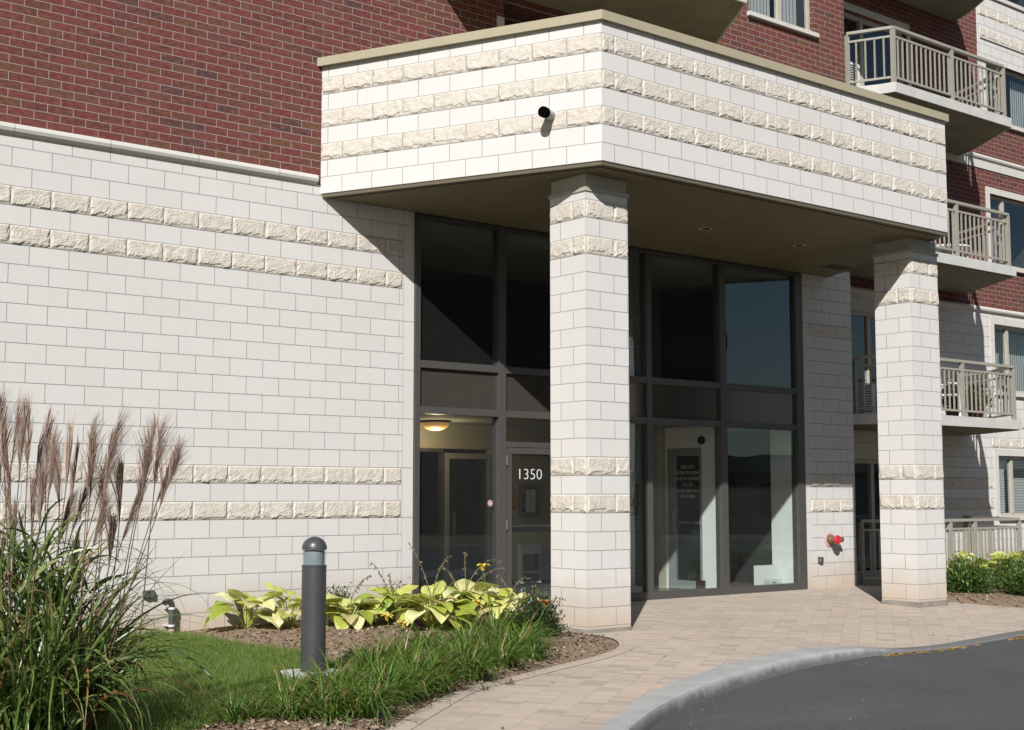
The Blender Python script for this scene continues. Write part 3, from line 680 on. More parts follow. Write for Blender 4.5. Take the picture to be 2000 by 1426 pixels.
# ================================================================== GROUND
def sheet(name, pts, z, mat, uvrot=0):
    mb = MB(); cs, sn = math.cos(uvrot), math.sin(uvrot)
    mb.face([(*p, z) if len(p) == 2 else p for p in pts], [(p[0]*cs+p[1]*sn, -p[0]*sn+p[1]*cs) for p in pts]); return kind(mb.obj(name, mat), 'structure')
def loft(name, Apts, Bpts, mat, nz, zf, rot=0, zA=0):
    mb = MB(); cs, sn = math.cos(rot), math.sin(rot); rows = []
    for a, b in zip(Apts, Bpts):
        rows.append([(a[0]+(b[0]-a[0])*t, a[1]+(b[1]-a[1])*t, zf(t, a, b)) for t in [k/nz for k in range(nz+1)]])
    for r0, r1 in zip(rows[:-1], rows[1:]):
        for k in range(nz):
            q = [r0[k], r0[k+1], r1[k+1], r1[k]]; mb.face(q, [(p[0]*cs+p[1]*sn, -p[0]*sn+p[1]*cs) for p in q])
    o = mb.obj(name, mat, smooth=True, weld=True); return kind(o, 'structure')
def resample(pts, n):
    P = [np.array(p, float) for p in pts]; d = np.cumsum([0]+[np.linalg.norm(b-a) for a, b in zip(P[:-1], P[1:])])
    return [tuple(float(np.interp(t, d, [p[k] for p in P])) for k in range(len(P[0]))) for t in np.linspace(0, d[-1], n)]
def spline(pts, n):
    """smooth curve through the points"""
    P = [np.array(p, float) for p in pts]; P = [2*P[0]-P[1]]+P+[2*P[-1]-P[-2]]; out = []
    for i in range(1, len(P)-2):
        for t in np.linspace(0, 1, 12, endpoint=False):
            a, b, e, f = P[i-1], P[i], P[i+1], P[i+2]
            out.append(.5*((2*b)+(-a+e)*t+(2*a-5*b+4*e-f)*t*t+(-a+3*b-3*e+f)*t**3))
    out.append(P[-2]); return resample(out, n)
sheet('ground', [(-600,-600),(600,-600),(600,600),(-600,600)], -.17, plain('dry_meadow', (.17,.145,.07), .95, var=.35, scale=.15))
sheet('road', [(-80,-22),(120,-22),(120,-3),(-80,-3)], -.12, M['asphalt'])
outer = spline([(-4.5,-13.2,0),(-1.6,-10.6,0),(.1,-9.15,0),(1.405,-8.085,0),(1.877,-7.732,0),(2.647,-7.215,0),(3.719,-6.638,0),(4.859,-6.153,0),(6.0,-5.80,-.002),(6.865,-5.66,-.02),(7.551,-5.68,-.06),(8.0,-5.75,-.098),(8.6,-5.86,-.105),(9.686,-5.744,-.105),(11.145,-5.557,-.105),(15,-5.2,-.105),(24,-4.6,-.105)], 150)
inner = spline([(-4.3,-13.4,0),(-1.4,-10.75,0),(.3,-9.28,0),(1.559,-8.211,0),(1.98,-7.91,0),(2.68,-7.47,0),(3.72,-6.96,0),(4.78,-6.55,0),(5.95,-6.18,-.002),(6.95,-6.0,-.02),(7.60,-5.98,-.06),(8.05,-6.0,-.098),(8.65,-6.08,-.105),(9.75,-5.97,-.105),(11.2,-5.79,-.105),(15.05,-5.42,-.105),(24.05,-4.82,-.105)], 150)
mb = MB()
for i in range(149):
    a, b, p, q = outer[i], outer[i+1], inner[i], inner[i+1]
    def rnd(o, n, t): return tuple(o[k]+(n[k]-o[k])*t for k in range(3))
    prof = lambda o, n: [(o[0],o[1],o[2]-.06),(o[0],o[1],o[2]+.004), rnd(o,n,.88)[:2]+(n[2]+.004,), rnd(o,n,.97)[:2]+(n[2]-.006,), (n[0],n[1],n[2]-.028), (n[0]+(n[0]-o[0])*.05,n[1]+(n[1]-o[1])*.05,-.14)]
    A0, A1 = prof(a,p), prof(b,q)
    for k in range(5): mb.face([A0[k],A0[k+1],A1[k+1],A1[k]], [(i*.1,k*.1)]*4)
kind(mb.obj('curb', M['curb'], weld=True), 'structure')
bed = [(-4.3,-11.0),(-2.2,-9.2),(-.8,-8.05),(.275,-7.16),(1.013,-6.556),(1.801,-5.966),(2.633,-5.617),(3.388,-5.301),(4.111,-5.009),(4.75,-4.68),(5.25,-4.25),(5.60,-3.72),(5.66,-3.15),(5.62,-2.6),(6.1,-1.6),(6.85,-.65),(7.15,.02)]
bedc = spline(bed, 90)
wall = resample([(7.15,.02),(10,.05),(13,.05),(15.2,.05),(16.2,-.3),(19.8,-.6),(24,-.6)], 60)
Ap = bedc+wall[1:]
Bp = resample([o[:2] for o in outer], len(Ap)); 
# match the parameter of the outer curve so that strips stay roughly perpendicular
tt = np.array([0]+list(np.cumsum([math.dist(a, b) for a, b in zip(Ap[:-1], Ap[1:])])))
key = [(0,0),(8.2,8.3),(13.5,13.6),(17,17.6),(tt[89],19.5),(tt[89]+6.5,24.0),(tt[-1],34.5)]
oc = [np.array(o) for o in outer]; od_ = np.cumsum([0]+[np.linalg.norm(b[:2]-a[:2]) for a, b in zip(oc[:-1], oc[1:])])
Bz = []
for s in tt:
    q = float(np.interp(s, [k[0] for k in key], [min(k[1], od_[-1]) for k in key])); Bz.append(tuple(float(np.interp(q, od_, [o[k] for o in oc])) for k in range(3)))
def zpav(t, a, b): return .012+(b[2]-.012)*max(0, (t-.35)/.65)**1.3
loft('paving', Ap, Bz, M['paver'], 14, zpav, R(36))
edge = [Vector((*p,0)) for p in bedc]
mb = MB()                                                    # soldier course along the planting bed
acc = 0
for i in range(len(edge)-1):
    a, b = edge[i], edge[i+1]; d = (b-a).normalized(); n = Vector((d.y,-d.x,0)); l = (b-a).length
    q = [a, a+n*.17, b+n*.17, b]
    mb.face([(p.x,p.y,.0165) for p in q], [(acc+50,.17*300),(acc+50,.17*301),(acc+l+50,.17*301),(acc+l+50,.17*300)]); acc += l
kind(mb.obj('paving_border', M['paver']), 'structure')

# planting bed and lawn
mline = spline([(-5.5,-9.5),(-3.5,-8.3),(-1.9,-7.2),(-.6,-6.25),(.3,-5.6),(1.0,-5.0),(1.75,-4.1),(2.2,-3.1),(2.2,-2.4),(2.12,-1.56),(2.12,-.7),(2.1,-.012)], 90)
zbed = lambda t, a, b: .005+.085*math.sin(math.pi*min(1,max(0,t)))**.7+.02*noise.noise(Vector((a[0]*2+t*5,a[1]*2,0)))*math.sin(math.pi*t)
bc = spline([(-4.3,-11.0),(-2.2,-9.2),(-.8,-8.05),(.275,-7.16),(1.013,-6.556),(1.801,-5.966),(2.633,-5.617),(3.388,-5.301),(4.111,-5.009),(4.75,-4.68),(5.25,-4.25),(5.60,-3.72),(5.66,-3.15),(5.62,-2.6),(6.1,-1.6),(6.6,-.9),(6.85,-.65)], 90)
mat_ = [(a[0],a[1]) for a in mline]
far = mline[-1]
loft('planting_bed', mline+[(4.5,-.012),(6.8,-.012)], [(p[0]-.004,p[1]+.004) for p in bc]+[(6.87,-.5),(6.9,-.1)], M['soil'], 12, zbed)
lw = resample([(-14,-16),(-14,-6),(-9,-2),(-6,-.012),(0,-.012),(2.1,-.013)], 90)
loft('lawn', [(p[0],p[1]) for p in lw], mline, M['lawn'], 10, lambda t, a, b: -.01+.02*math.sin(math.pi*t)+.004)
rb = spline([(13.36,-3.0),(13.42,-3.7),(13.75,-4.25),(15.2,-4.8),(18,-5.0),(24,-4.6)], 40)
ra = resample([(14.3,-2.2),(15.4,-1.4),(16.5,-.8),(19,-.75),(24,-.6)], 40)
loft('mulch_bed', ra, rb, M['soil'], 8, lambda t, a, b: .022-.11*t+.09*math.sin(math.pi*max(0,min(1,t)))**.6)
def ground_z(x, y): return .03

# yellow curb paint remnants on the road edge
mb = MB()
for i in range(60, 125):
    q = inner[i]
    for k in range(7):
        if rng.random() < (.7 if (7.5 < q[0] < 8.9 or 10.2 < q[0] < 12.5) else (.12 if q[0] > 7.4 else 0)):
            x = q[0]+rng.uniform(-.05,.13); y = q[1]-rng.uniform(.02,.13); s = rng.uniform(.025,.09)
            n_ = 7; an = [2*math.pi*j/n_ for j in range(n_)]
            mb.face([(x+math.cos(t)*s*rng.uniform(.6,1.5), y+math.sin(t)*s*.45*rng.uniform(.6,1.2), -.1165) for t in an])
kind(mb.obj('road_marking', M['paint']), 'structure')

# ================================================================== SMALL FIXTURES
# bollard light
t = thing('bollard_light', 'dark grey round bollard light with domed cap and clear lens on a concrete footing', 'bollard light', (1.30,-4.44,.0))
mb = MB(); mb.lathe([(.0,.06),(.112,.06),(.112,.06),(.110,.975),(.112,.977),(.112,.992),(.106,.994),(0,.994)], n=36); mb.obj('post', M['bollard'], t, smooth=False)
mb = MB(); mb.lathe([(.104,.995),(.106,1.13)], n=36); mb.lathe([(.098,1.13),(.098,.995)], n=36)
gl = glass('clear_acrylic', (.86,.88,.88)); lens = mb.obj('clear_lens', gl, t, smooth=True)
mb = MB(); mb.lathe([(.0,1.0),(.07,1.0),(.062,1.03),(.03,1.05),(.028,1.13),(.0,1.13)], n=20); mb.obj('lamp_reflector', M['steel'], lens)
mb = MB()
for k in range(20):
    a0, a1 = [R(-70-40+220*j/20-110) for j in (k, k+1)]
    for rr_, fl in ((.090,1),(.088,-1)):
        q = [(rr_*math.cos(a0),rr_*math.sin(a0),.997),(rr_*math.cos(a1),rr_*math.sin(a1),.997),(rr_*math.cos(a1),rr_*math.sin(a1),1.128),(rr_*math.cos(a0),rr_*math.sin(a0),1.128)]; mb.face(q[::fl])
mb.obj('lamp_shield', plain('frosted_grey',(.42,.46,.50),.4), lens)
mb = MB(); mb.lathe([(.0,1.131),(.112,1.131)]+[(.112*math.cos(a),1.142+.105*math.sin(a)) for a in np.linspace(0,math.pi/2,12)], n=36); mb.obj('domed_cap', M['bollard'], t, smooth=True)
mb = MB(); mb.box(-.21,.21,-.21,.21,-.2,.058); mb.obj('concrete_footing', M['slab'], t)
# camera on the canopy
t = thing('security_camera', 'short black round bullet camera on the pale left face of the canopy', 'security camera', (5.345,-3.05,6.145))
nv = Vector((nL[0],nL[1],0)); ax = (nv*1.0+Vector((.25,-.6,-.02))).normalized()
ax = Vector((nL[0],nL[1],-.06)).normalized()
mb = MB(); mb.lathe([(.0,.02),(.062,.02),(.062,.23),(.055,.232),(.052,.2),(.0,.2)], n=28, axis=ax); mb.obj('housing', M['slab'], t, smooth=False)
mb = MB(); mb.lathe([(.064,.175),(.066,.178),(.066,.246),(.052,.248),(.050,.235),(.0,.235)], n=28, axis=ax); mb.obj('black_hood', M['void'], t)
mb = MB(); mb.lathe([(.0,.0),(.075,.0),(.075,.02),(.0,.021)], n=24, axis=ax); mb.obj('base_plate', M['white'], t)
# siamese connection
t = thing('fire_hose_connection', 'red capped brass fire hose connection on the stone pier beside the glass', 'fire connection', (14.37,-.002,.845))
fx = Vector((-.05,-1,0)).normalized()
mb = MB(); mb.lathe([(.0,0),(.125,0),(.128,.012),(.11,.022),(.0,.022)], n=28, axis=fx); mb.obj('wall_plate', M['pink'], t)
mb = MB(); mb.lathe([(.0,.02),(.085,.022),(.08,.06),(.06,.10),(.06,.17),(.0,.17)], n=24, axis=fx); mb.obj('brass_body', M['brass'], t)
mb = MB(); mb.lathe([(.0,.17),(.078,.17),(.08,.20),(.072,.215),(.0,.217)], n=24, axis=fx); mb.obj('red_cap', M['red'], t)
mb = MB(); mb.tube([(.03,-.12,0),(.13,-.15,0)], .038, 16); mb.lathe([(.0,0),(.048,0),(.048,.045),(.0,.045)], (.12,-.147,0), 16, (1,-.2,0)); mb.obj('side_outlet', M['steel'], t)
def outlet(name, label, x, z, w_, h_, n):
    t = thing(name, label, 'outlet', (x,-.002,z))
    mb = MB(); mb.box(-w_/2, w_/2, -.03, 0, -h_/2, h_/2); mb.obj('backing_plate', M['pvc'], t)
    for k in range(n):
        a = -w_/2+w_*k/n+.006; b = -w_/2+w_*(k+1)/n-.006; mb = MB(); mb.box(a, b, -.055, -.0305, -h_/2+.008, h_/2-.008); mb.box(a+.008, b-.008, -.058, -.0555, -h_/2+.02, h_/2-.015); mb.obj('hinged_cover', M['steel'], t)
outlet('electrical_outlet', 'double grey weatherproof outlet low on the stone wall behind the tall grass', 1.745, .467, .135, .09, 2)
outlet('electrical_outlet', 'single grey weatherproof outlet on the stone pier below the red hose connection', 14.10, .50, .10, .10, 1)
t = thing('vent_pipe', 'dark grey bent pipe with white clamps against the base of the stone wall', 'pipe', (2.0,-.10,-.03))
mb = MB(); pp = [(0,0,0),(0,0,.34)]+[(-.06+.06*math.cos(a),-.02*math.sin(a),.34+.075*math.sin(a)) for a in np.linspace(.2,2.0,7)]+[(-.105,-.03,.395)]
mb.tube(pp, .036, 14); mb.obj('pipe', M['pvc'], t, smooth=False)
for z in (.13,.33): mb = MB(); mb.lathe([(.036,-.012),(.042,-.012),(.042,.012),(.036,.012)], (0,0,z), 14); mb.box(-.06,.06,.03,.10,z-.008,z+.008); mb.obj('clamp', M['white'], t)
mb = MB(); mb.lathe([(.037,-.03),(.0405,-.03),(.0405,.03),(.037,.03)], (0,0,.06), 14); mb.obj('faded_red_sticker', M['pink'], t)
t = thing('window_sticker', 'small round pink and white no smoking sticker on the left entrance glass', 'sticker', (6.845,.026,1.503))
mb = MB(); mb.lathe([(.0,0),(.043,0),(.043,.002),(.0,.002)], n=24, axis=(0,-1,0)); mb.obj('disc', M['letter'], t)
mb = MB(); mb.lathe([(.036,.0025),(.036,.0035),(.027,.0035),(.027,.0025)], n=24, axis=(0,-1,0)); mb.bar((-.022,-.003,-.022),(.022,-.003,.022),.012,.001,(0,1,0)); mb.obj('red_ring', M['red'], t)

# ================================================================== THINGS SEEN THROUGH THE GLASS
t = thing('ceiling_lamp', 'amber glass bowl lamp on the vestibule ceiling behind the left glass', 'lamp', (7.25,1.9,2.758))
mb = MB(); mb.lathe([(.0,0),(.235,0),(.24,-.03),(.225,-.035),(.0,-.035)], n=28); mb.obj('rim', M['bronze'], t)
am = bpy.data.materials.new('lit_amber_glass'); am.use_nodes = True; bb = am.node_tree.nodes['Principled BSDF']; bb.inputs['Base Color'].default_value = (.6,.36,.15,1); bb.inputs['Emission Color'].default_value = (1,.5,.16,1); bb.inputs['Emission Strength'].default_value = .22
ll = bpy.data.lights.new('lamp_light','POINT'); ll.energy = 18; ll.color = (1,.78,.5); ll.shadow_soft_size = .12; lo = bpy.data.objects.new('lamp_light', ll); lo.location = (0,0,-.30); link(lo, t)
mb = MB(); mb.lathe([(.215*math.cos(a),-.036-.12*math.sin(a)) for a in np.linspace(0,math.pi/2,9)], n=28); mb.obj('glass_bowl', am, t, smooth=True)
mb = MB(); mb.lathe([(.0,-.155),(.018,-.157),(.012,-.175),(.0,-.18)], n=12); mb.obj('finial', M['bronze'], t)
t = thing('intercom_panel', 'grey wall intercom directory panel seen through the 1350 door', 'intercom', (9.64,2.548,1.52))
mb = MB(); mb.box(-.20,.20,-.04,0,-.26,.26); mb.obj('panel', M['steel'], t)
for x in (-.02,.09): mb = MB(); mb.box(x-.045,x+.045,-.046,-.041,-.19,.19); mb.obj('name_list', M['white'], t); 
for x in (-.02,.09): mb = MB(); mb.box(x-.045,x+.045,-.047,-.041,.195,.225); mb.obj('dark_strip', M['black'], t)
for z in (.07,-.02,-.15): mb = MB(); mb.box(-.15,-.10,-.047,-.041,z-.03,z+.03); mb.obj('keypad', M['black'], t)
t = thing('wall_heater', 'pale grilled wall heater low behind the 1350 door glass', 'heater', (9.64,2.548,.48))
mb = MB(); mb.box(-.22,.22,-.09,0,-.32,.32); mb.obj('casing', M['white'], t)
for x0, z0, z1 in ((-.18,-.12,.16),(.01,-.12,.16),(-.18,-.29,-.16),(.01,-.29,-.16)):
    mb = MB(); mb.box(x0,x0+.165,-.097,-.0905,z0,z1); g_ = mb.obj('grille', M['pvc'], t)
t = thing('amber_notice', 'small amber notice plate beside the intercom panel', 'notice', (9.34,2.548,1.505))
mb = MB(); mb.box(-.055,.055,-.012,0,-.125,.125); mb.obj('plate', M['orange'], t); mb = MB(); mb.box(-.045,.045,-.014,-.0125,-.11,-.09); mb.obj('border_line', M['black'], t)
t = thing('entry_plaque', 'dark bronze entry plaque with a square emblem under the wall numerals behind the glass', 'plaque', (9.86,.318,1.62))
mb = MB(); mb.box(-.26,.17,-.02,0,-.32,.17); mb.obj('plate', M['bronze'], t); mb = MB(); mb.box(-.24,.13,-.026,-.021,-.17,.14); mb.obj('raised_square', plain('aged_gold',(.16,.13,.06),.4,.5), t)
mb = MB(); mb.box(-.22,.02,-.03,-.0265,-.09,.12); mb.obj('dark_emblem', M['bronze'], t)
t = thing('dome_camera', 'small dark dome camera on the white interior column', 'camera', (XA-.002,.44,2.52))
mb = MB(); mb.lathe([(.0,0),(.085,0),(.085,.03),(.0,.03)], n=20, axis=(-1,-.2,0)); mb.obj('base', M['white'], t); mb = MB(); mb.lathe([(.07*math.cos(a),.03+.07*math.sin(a)) for a in np.linspace(0,math.pi/2,7)], n=20, axis=(-1,-.2,0)); mb.obj('dome', M['black'], t, smooth=True)
def armchair(x, y, rz, label):
    t = thing('armchair', label, 'chair', (x,y,.05), 'dark armchairs behind the right glass'); t.rotation_euler = (0,0,rz); m = M['black']
    mb = MB(); mb.box(-.27,.27,-.28,.26,.28,.44); mb.obj('seat', m, t)
    mb = MB(); pts = [(-.29,.22,.40),(.29,.22,.40),(.33,.30,.95),(.22,.33,1.10),(-.22,.33,1.10),(-.33,.30,.95)]; mb.face([(a,b-.07,d) for a,b,d in pts]); mb.face([(a,b+.03,d) for a,b,d in pts][::-1])
    for i in range(6):
        a, b = pts[i], pts[(i+1)%6]; mb.face([(a[0],a[1]-.07,a[2]),(a[0],a[1]+.03,a[2]),(b[0],b[1]+.03,b[2]),(b[0],b[1]-.07,b[2])])
    mb.obj('backrest', m, t)
    for s in (-1,1):
        mb = MB(); mb.box(s*.31-.04,s*.31+.04,-.26,.24,.02,.62); mb.obj('armrest', m, t)
    for sx in (-1,1):
        for sy in (-.22,.22): mb = MB(); mb.box(sx*.24-.025,sx*.24+.025,sy-.025,sy+.025,0,.275); mb.obj('leg', M['wood'], t)
armchair(12.75,1.55,R(160),'dark armchair behind the right glass, the left one of two'); armchair(13.45,1.65,R(200),'dark armchair behind the right glass, nearer the white cabinet')
t = thing('low_cabinet', 'low white drawer cabinet on the floor behind the right glass', 'cabinet', (13.35,.48,.05))
mb = MB(); mb.box(-.30,.20,-.10,.10,0,.36); mb.obj('body', M['white_wall'], t); mb = MB(); mb.box(-.29,.19,-.108,-.101,.02,.13); mb.obj('drawer', M['white'], t); mb = MB(); mb.box(-.06,.02,-.12,-.109,.07,.085); mb.obj('handle', M['steel'], t)

# ================================================================== THINGS ON THE BALCONIES
def aircon(x, y, z, label):
    t = thing('air_conditioner', label, 'air conditioner', (x,y,z), 'white air conditioner units on the balconies')
    mb = MB(); mb.box(-.17,.17,-.15,.15,.03,.60); mb.obj('casing', M['white'], t)
    for k in range(11): mb = MB(); mb.box(-.155,.05,-.158,-.151,.07+k*.046,.092+k*.046); mb.obj('louvre', M['pvc'], t)
    mb = MB(); mb.box(-.15,.15,-.13,.13,0,.029); mb.obj('base', M['pvc'], t)
aircon(15.78,.42,SL[2][0],'white louvred air conditioner standing on the top right balcony beside the brick'); aircon(16.02,.42,SL[0][0],'white louvred air conditioner on the shaded lowest balcony, beside the stone column')
t = thing('plastic_chair', 'white plastic armchair on the lowest balcony beside the stone column', 'chair', (17.62,-.28,SL[0][0])); t.rotation_euler = (0,0,R(35))
mb = MB(); mb.box(-.25,.25,-.24,.24,.40,.43); mb.obj('seat', M['white'], t)
mb = MB(); mb.tube([(-.25,.22,.42),(-.25,.30,.80),(-.15,.32,.90),(.15,.32,.90),(.25,.30,.80),(.25,.22,.42)], .03, 8); mb.box(-.17,.17,.27,.285,.45,.86); mb.obj('backrest', M['white'], t)
for s in (-1,1):
    mb = MB(); mb.tube([(s*.27,-.24,0),(s*.27,-.22,.62),(s*.27,.28,.66)], .025, 8); mb.obj('armrest', M['white'], t); mb = MB(); mb.tube([(s*.27,.30,0),(s*.25,.24,.42)], .025, 8); mb.obj('leg', M['white'], t)
t = thing('patio_table', 'low round white plastic table on the middle balcony beside the canopy', 'table', (17.95,-.2,SL[1][0]))
mb = MB(); mb.lathe([(.0,.22),(.42,.22),(.44,.24),(.42,.27),(.0,.28)], n=30); mb.obj('tabletop', M['white'], t)
for a in range(4): mb = MB(); q = R(45+90*a); mb.tube([(.40*math.cos(q),.40*math.sin(q),0),(.33*math.cos(q),.33*math.sin(q),.22)], .025, 8); mb.obj('leg', M['white'], t)

# ================================================================== PLANTS
def ribbon(mb, pts, w0, rv, side=None, prof=None, fold=.35):
    """leaf blade following pts, V-folded along the midrib"""
    k = len(pts); pts = [Vector(p) for p in pts]; rows = []
    for i, p in enumerate(pts):
        d = (pts[min(i+1,k-1)]-pts[max(i-1,0)]); d.normalize()
        s = side if side is not None else d.cross(Vector((0,0,1)))
        s = Vector(s) - d*d.dot(Vector(s))
        if s.length < 1e-5: s = Vector((1,0,0))
        s.normalize(); n = s.cross(d); f = i/(k-1)
        w = w0*(prof(f) if prof else min(1, .5+f*3)*(1-f**2.2))
        rows.append((p-s*w/2+n*w*fold*.5, p, p+s*w/2+n*w*fold*.5, f))
    for a, b in zip(rows[:-1], rows[1:]):
        mb.face([a[0],a[1],b[1],b[0]], [(rv,a[3])]*2+[(rv,b[3])]*2); mb.face([a[1],a[2],b[2],b[1]], [(rv,a[3])]*2+[(rv,b[3])]*2)
def arch(base, az, lean, ln, droop, k=7, wob=.0):
    """points of an arching blade: starts near vertical, leans and droops"""
    p = Vector(base); th = lean; out = [p.copy()]; a = az; st = ln/(k-1)
    for i in range(k-1):
        th += droop/(k-1)*(.5+i/(k-1)); a += random.uniform(-wob, wob)
        p = p+Vector((math.cos(a)*math.sin(th), math.sin(a)*math.sin(th), math.cos(th)))*st; out.append(p.copy())
    return out
U = random.uniform
# tall plumed grass
t = thing('ornamental_grass', 'tall arching ornamental grass with feathery pinkish plumes at the left edge of the lawn', 'ornamental grass', (-1.92,-6.05,0))
mb = MB()
for i in range(800):
    r = .53*math.sqrt(random.random()); a0 = U(0,2*math.pi); b = (r*math.cos(a0), r*math.sin(a0), U(0,.02)); az = a0+U(-1.5,1.5)
    ln = U(.5,1.75)*(1-.25*r); ribbon(mb, arch(b, az, U(.0,.22)+r*.12, ln, U(.2,1.4) if random.random() < .45 else U(1.4,3.3), 12, .15), U(.018,.036), random.random()**1.1, None if random.random() < .4 else (U(-1,1),U(-1,1),U(-.3,.3)))
for i in range(380):                       # blades springing from the stems higher up
    r = .46*math.sqrt(random.random()); a0 = U(0,2*math.pi); ribbon(mb, arch((r*math.cos(a0),r*math.sin(a0),U(.3,1.15)), U(0,6.283), U(.1,.7), U(.35,.95), U(1.0,3.2), 11, .15), U(.016,.030), random.random(), None if random.random() < .5 else (U(-1,1),U(-1,1),U(-.3,.3)))
for i in range(420):                       # shorter dense blades inside
    r = .47*math.sqrt(random.random()); a0 = U(0,2*math.pi); ribbon(mb, arch((r*math.cos(a0),r*math.sin(a0),0), a0+U(-2,2), U(.05,.4), U(.4,.9), U(.3,1.6), 6, .1), U(.010,.018), random.random()*.5)
for px_, pz_, ln in ((.42,.78,1.0),(.46,.70,1.15),(.36,.95,.8),(.48,.35,1.2),(.40,.62,.95)):   # the few long blades arching over the lawn
    ribbon(mb, arch((px_*rt.x,px_*rt.y,pz_), math.atan2(rt.y,rt.x)+U(-.3,.2), .42, ln, 2.7, 16, .03), .020, .35)
mb.obj('leaf_blades', M['misc'], t)
def plume(base, tip, h, i):
    """stem with a nodding feathery seed head"""
    base, tip = Vector(base), Vector(tip); side = Vector((U(-1,1),U(-1,1),0)); k = 9
    mid = base.lerp(tip,.55)+Vector((U(-.05,.05),U(-.05,.05),.06)); P = []
    for j in range(k):
        f = j/(k-1); P.append(base*(1-f)**2+mid*2*f*(1-f)+tip*f*f)
    ms = MB(); ms.tube(P, [.0045]*5+[.0035]*4, 5, False); ms.uv = [(random.random(),0)]*len(ms.uv)
    o = ms.obj('plume_stem', M['stem'], t)
    mp = MB(); drift = Vector((U(-.5,.9), U(-.5,.5), 0)).normalized()*.6; spread = U(.1,.55) if random.random() < .65 else U(.6,.95)
    n_ = random.randint(85,120)
    for q in range(n_):
        f = random.random(); s = P[-1].lerp(P[-3], f*.8)
        ax_ = (P[-1]-P[-3]).normalized(); a = U(0,2*math.pi); ort = ax_.orthogonal().normalized(); ort = ort*math.cos(a)+ax_.cross(ort)*math.sin(a)
        d = (ax_*U(.8,1.3)+ort*U(.05,.45)*spread+drift*U(0,.25)).normalized(); ln = U(.14,.34)*(.6+.6*f)
        kk = 5; pts = [s]; dd = d.copy()
        for _ in range(kk-1): dd = (dd+Vector((drift.x*.10,drift.y*.10,-.05+U(-.05,.05)))).normalized(); pts.append(pts[-1]+dd*ln/(kk-1))
        ribbon(mp, pts, U(.0042,.0072), random.random(), prof=lambda f: .55+.6*f*(1-f)*2-.3*f, fold=.6)
    mp.obj('plume', M['plume'], t)
o0 = Vector((-1.92,-6.05,0))
tips = [(0,800,2.3),(12,850,2.2),(35,800,2.3),(48,830,2.2),(58,815,2.25),(75,870,2.1),(92,830,2.25),(100,880,2.0),(118,900,2.0),(140,860,2.15),(150,900,2.0),(178,850,2.2),(185,880,2.1),(214,870,2.1),(232,830,2.25),(205,940,2.0),(240,930,1.9),(262,985,1.7),(300,850,2.1),(312,845,2.1),(290,905,2.0),(336,890,2.0),(346,900,2.0),(130,990,1.7),(150,1090,1.3),(20,950,1.9),(60,960,1.8),(85,940,1.9),(165,960,1.8),(198,1000,1.6),(225,1040,1.5),(30,1010,1.7),(-30,820,2.3),(-15,900,2.2),(-60,850,2.2)]
cl = Vector((-5.19639,-15.20738,1.62089)); fwh = Vector((fw.x,fw.y,0)).normalized()
for i, (u, v, _) in enumerate(tips):
    d = fw+rt*((u-1000)/2680)-up*((v-713)/2680); dep = U(-.45,.45)
    tp = cl+d*((o0+fwh*dep-cl).dot(fwh)/d.dot(fwh)) - o0
    r = .28*math.sqrt(random.random()); a = U(0,6.3); bx = Vector((r*math.cos(a)+tp.x*.55, r*math.sin(a)+tp.y*.55, 0))
    plume(bx, tp, 0, i)

def hosta(x, y, z, n, size, seed, label, mat='hosta', stalks=(), grp='hosta plants by the entrance'):
    t = thing('hosta', label, 'hosta plant', (x,y,z), grp); mb = MB(); rr = random.Random(seed); U_ = rr.uniform
    for i in range(n):
        inner_ = i < n*.38; az = i*2.399+U_(-.4,.4); ln = size*U_(.26,.42)*(0.9 if inner_ else 1.05); wd = ln*U_(.66,.82); pl = size*(U_(.22,.36) if inner_ else U_(.20,.36))
        e = U_(1.05,1.35) if inner_ else U_(.6,1.1)
        h = Vector((math.cos(az),math.sin(az),0)); st = h*U_(.01,.05); q = st+h*pl*math.cos(e)+Vector((0,0,pl*math.sin(e)*1.15))
        rv = rr.random(); ribbon(mb, [st, st.lerp(q,.5)+Vector((0,0,.02)), q], .014, rv*.4, prof=lambda f: 1, fold=.8)
        s = Vector((-h.y,h.x,0)); roll = U_(-.35,.35); s = s*math.cos(roll)+Vector((0,0,1))*math.sin(roll)
        p0 = q; el = e*.55-U_(.05,.4); K, J = 9, 6; grid = []; dr = U_(.6,1.7) if not inner_ else U_(.3,.9); ph = U_(0,6.3); cup = U_(.10,.35)
        p = p0.copy(); 
        for a in range(K+1):
            f = a/K; el2 = el-dr*f**1.4; d = h*math.cos(el2)+Vector((0,0,math.sin(el2)))
            if a: p = p+d*ln/K
            nn = s.cross(d)*-1
            if nn.z < 0: nn = -nn
            wp = wd/2*(math.sin(math.pi*min(1,(f*.93+.07))**.62)**.85 if f < 1 else .02)
            row = []
            for b in range(-J//2, J//2+1):
                g = b/(J/2); row.append(p+s*wp*g+nn*(wp*abs(g)*cup + wp*.10*math.sin(9*f+ph+g*2.5)*abs(g)-abs(g)**3*wp*.12))
            grid.append(row)
        for a in range(K):
            for b in range(J):
                mb.face([grid[a][b],grid[a][b+1],grid[a+1][b+1],grid[a+1][b]], [(rv,0)]*4)
    mb.obj('foliage', M[mat], t, smooth=True, weld=False)
    for hgt, az, nod in stalks:
        ms = MB(); P = arch((U_(-.05,.05),U_(-.05,.05),.1), az, U_(.02,.2), hgt, nod*1.2, 12, .12); ms.tube(P, [.007-.0003*j for j in range(12)], 5, False)
        for j in range(6,12):
            for _ in range(3): ms.tube([P[j], P[j]+Vector((U_(-.03,.03),U_(-.03,.03),U_(-.04,.01)))], [.005,.007], 4)
        ms.uv = [(rr.random(),0) for _ in ms.uv]; ms.obj('flower_stalk', M['stalk'], t)
    return t
